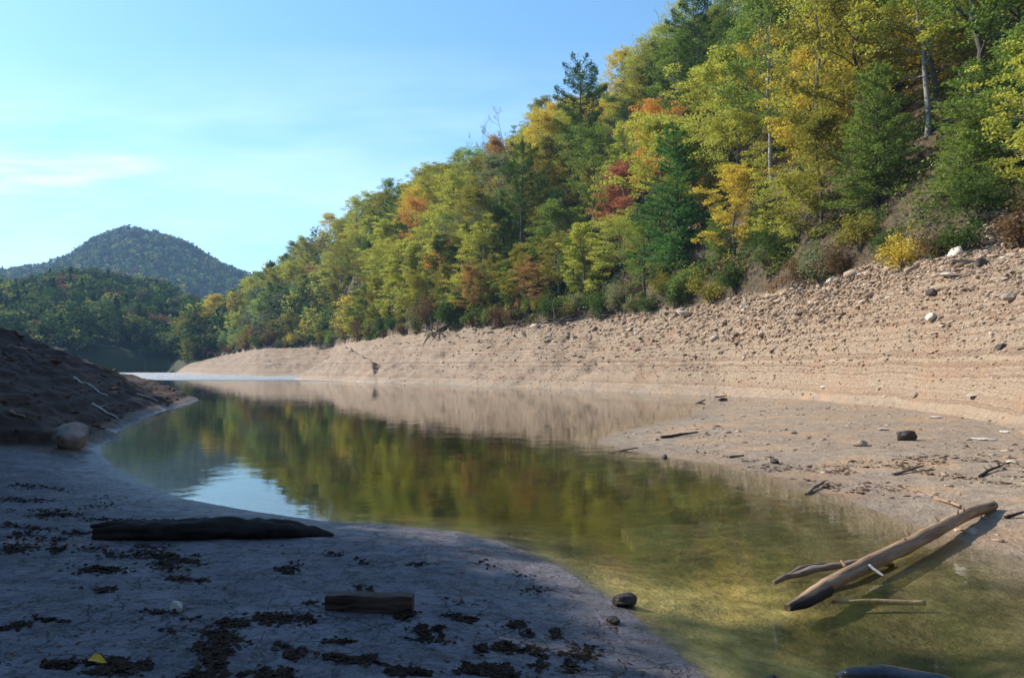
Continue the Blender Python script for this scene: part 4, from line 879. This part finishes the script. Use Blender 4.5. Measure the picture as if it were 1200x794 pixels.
n = 16000; x = rb.uniform(3, 34, n); y = rb.uniform(6, 48, n); _, _, _, _, s2_ = height(x, y); rr_ = np.hypot(x, y); a_ = np.interp(np.degrees(np.arctan2(x, y)), th, rt); nn_ = fbm(x, y, 3.5, 3)
k = (s2_ > .15) & (rr_ < a_ + 1) & (rb.random(n) < np.clip(.25 + 1.6 * nn_, 0.04, 1)); scatter('pebbles', np.stack([x, y], -1)[k], np.minimum(.012 + rb.exponential(.022, k.sum()), .13), M_rub, 'scattered pebbles on the damp right flat', .5)
n = 9000; uu_ = rb.uniform(800, 1290, n); vv_ = 548 + (uu_ - 1000) * .02 + rb.normal(0, 11, n) - 10; P_ = np.array([G(a, b, .3) for a, b in zip(uu_, vv_)]); nn_ = fbm(P_[:, 0], P_[:, 1], 1.6, 3)
k = (nn_ > .1) & (rb.random(n) < .6) & (height(P_[:, 0], P_[:, 1])[4] > .2); scatter('debris', P_[k], np.minimum(.012 + rb.exponential(.014, k.sum()), .09), M_red, 'brown twigs and bark bits left in a band along the old waterline', .35)
n = 2500; x = rb.uniform(-40, -8, n); y = rb.uniform(10, 60, n); le_ = height(x, y)[3]; k = le_ > .5; scatter('bank_stones', np.stack([x, y], -1)[k], np.minimum(.03 + rb.exponential(.06, k.sum()), .3), M_red, 'dark stones and clods over the shaded left bank', .6)
# leaf litter and dark clods on the near mud
def litter(n, patches, size, name, mat, label):
    rg = np.random.default_rng(len(patches)); P_ = []
    for (u, v, wu, wv, m_) in patches:
        U_ = rg.normal(u, wu, m_); V_ = rg.normal(v, wv, m_)
        for a_, b_ in zip(U_, V_):
            if b_ < 800 and b_ > 528: P_.append(G(a_, b_, .33))
    P_ = np.array(P_); z, _, _, _, _ = height(P_[:, 0], P_[:, 1]); s_ = sd(P_[:, 0], P_[:, 1], LEFT); k = s_ > .25; P_ = P_[k]; z = z[k]
    V_, F_ = leaves(np.stack([P_[:, 0], P_[:, 1], z + .004 + rg.random(len(z)) * .008], -1), size * rg.uniform(.5, 1.3, len(z)), rg, 3.5, .75)
    o = mesh_np(name, V_, F_, [mat]); tag(o, label, kind='stuff')
rr = random.Random(4); pt = []
for (u, v, wu, wv, m_) in [(270, 707, 14, 3, 150), (330, 703, 20, 4, 220), (245, 746, 22, 4, 260), (260, 730, 30, 5, 300), (420, 743, 25, 3, 240), (500, 707, 9, 4, 130), (575, 722, 12, 3, 170), (590, 744, 16, 4, 220), (555, 741, 9, 4, 110), (480, 752, 22, 3, 200), (350, 735, 12, 3, 120),
                             (130, 762, 25, 4, 220), (150, 790, 40, 5, 350), (330, 775, 40, 5, 350), (410, 785, 50, 5, 400), (560, 770, 30, 5, 250), (230, 770, 30, 5, 300), (60, 760, 20, 3, 160), (640, 755, 14, 3, 110), (530, 690, 18, 2.5, 130), (600, 690, 10, 2, 70), (470, 690, 14, 2.5, 120),
                             (190, 640, 30, 3, 260), (150, 634, 40, 3, 260), (120, 625, 35, 3, 200), (80, 612, 25, 3, 150), (30, 605, 25, 3, 220), (20, 630, 20, 4, 200), (100, 590, 40, 2, 200), (60, 585, 50, 2, 250), (180, 590, 40, 1.5, 150), (20, 570, 25, 2, 200), (60, 555, 30, 1.5, 150), (330, 648, 14, 2, 90), (215, 660, 12, 2, 90), (110, 650, 40, 2.5, 200), (640, 700, 12, 3, 80), (680, 720, 16, 6, 120), (620, 715, 14, 4, 90)]:
    for q in range(3): pt.append((u + rr.gauss(0, wu * .9), v + rr.gauss(0, wv * 1.1), wu * .35, wv * .7, int(m_ * .30)))
for q in range(60): pt.append((rr.uniform(0, 700), rr.uniform(560, 794), rr.uniform(5, 14), rr.uniform(1, 2.5), rr.randrange(8, 40)))
M_lit = leaf_mat('wet_litter', (.014, .010, .009), (.085, .056, .042), .05)
litter(0, pt, .05, 'leaf_litter', M_lit, 'dark wet leaf litter in clumps on the shaded mud')
rr = random.Random(6); litter(0, [(rr.uniform(0, 800), rr.uniform(545, 794), 30, 8, 5) for _ in range(90)] + [(rr.uniform(650, 800), rr.uniform(680, 780), 12, 5, 14) for _ in range(20)] + [(rr.uniform(0, 600), rr.uniform(640, 790), 60, 12, 10) for _ in range(14)], .03, 'dry_leaf_litter', M_red, 'small brown leaves scattered on the near mud')
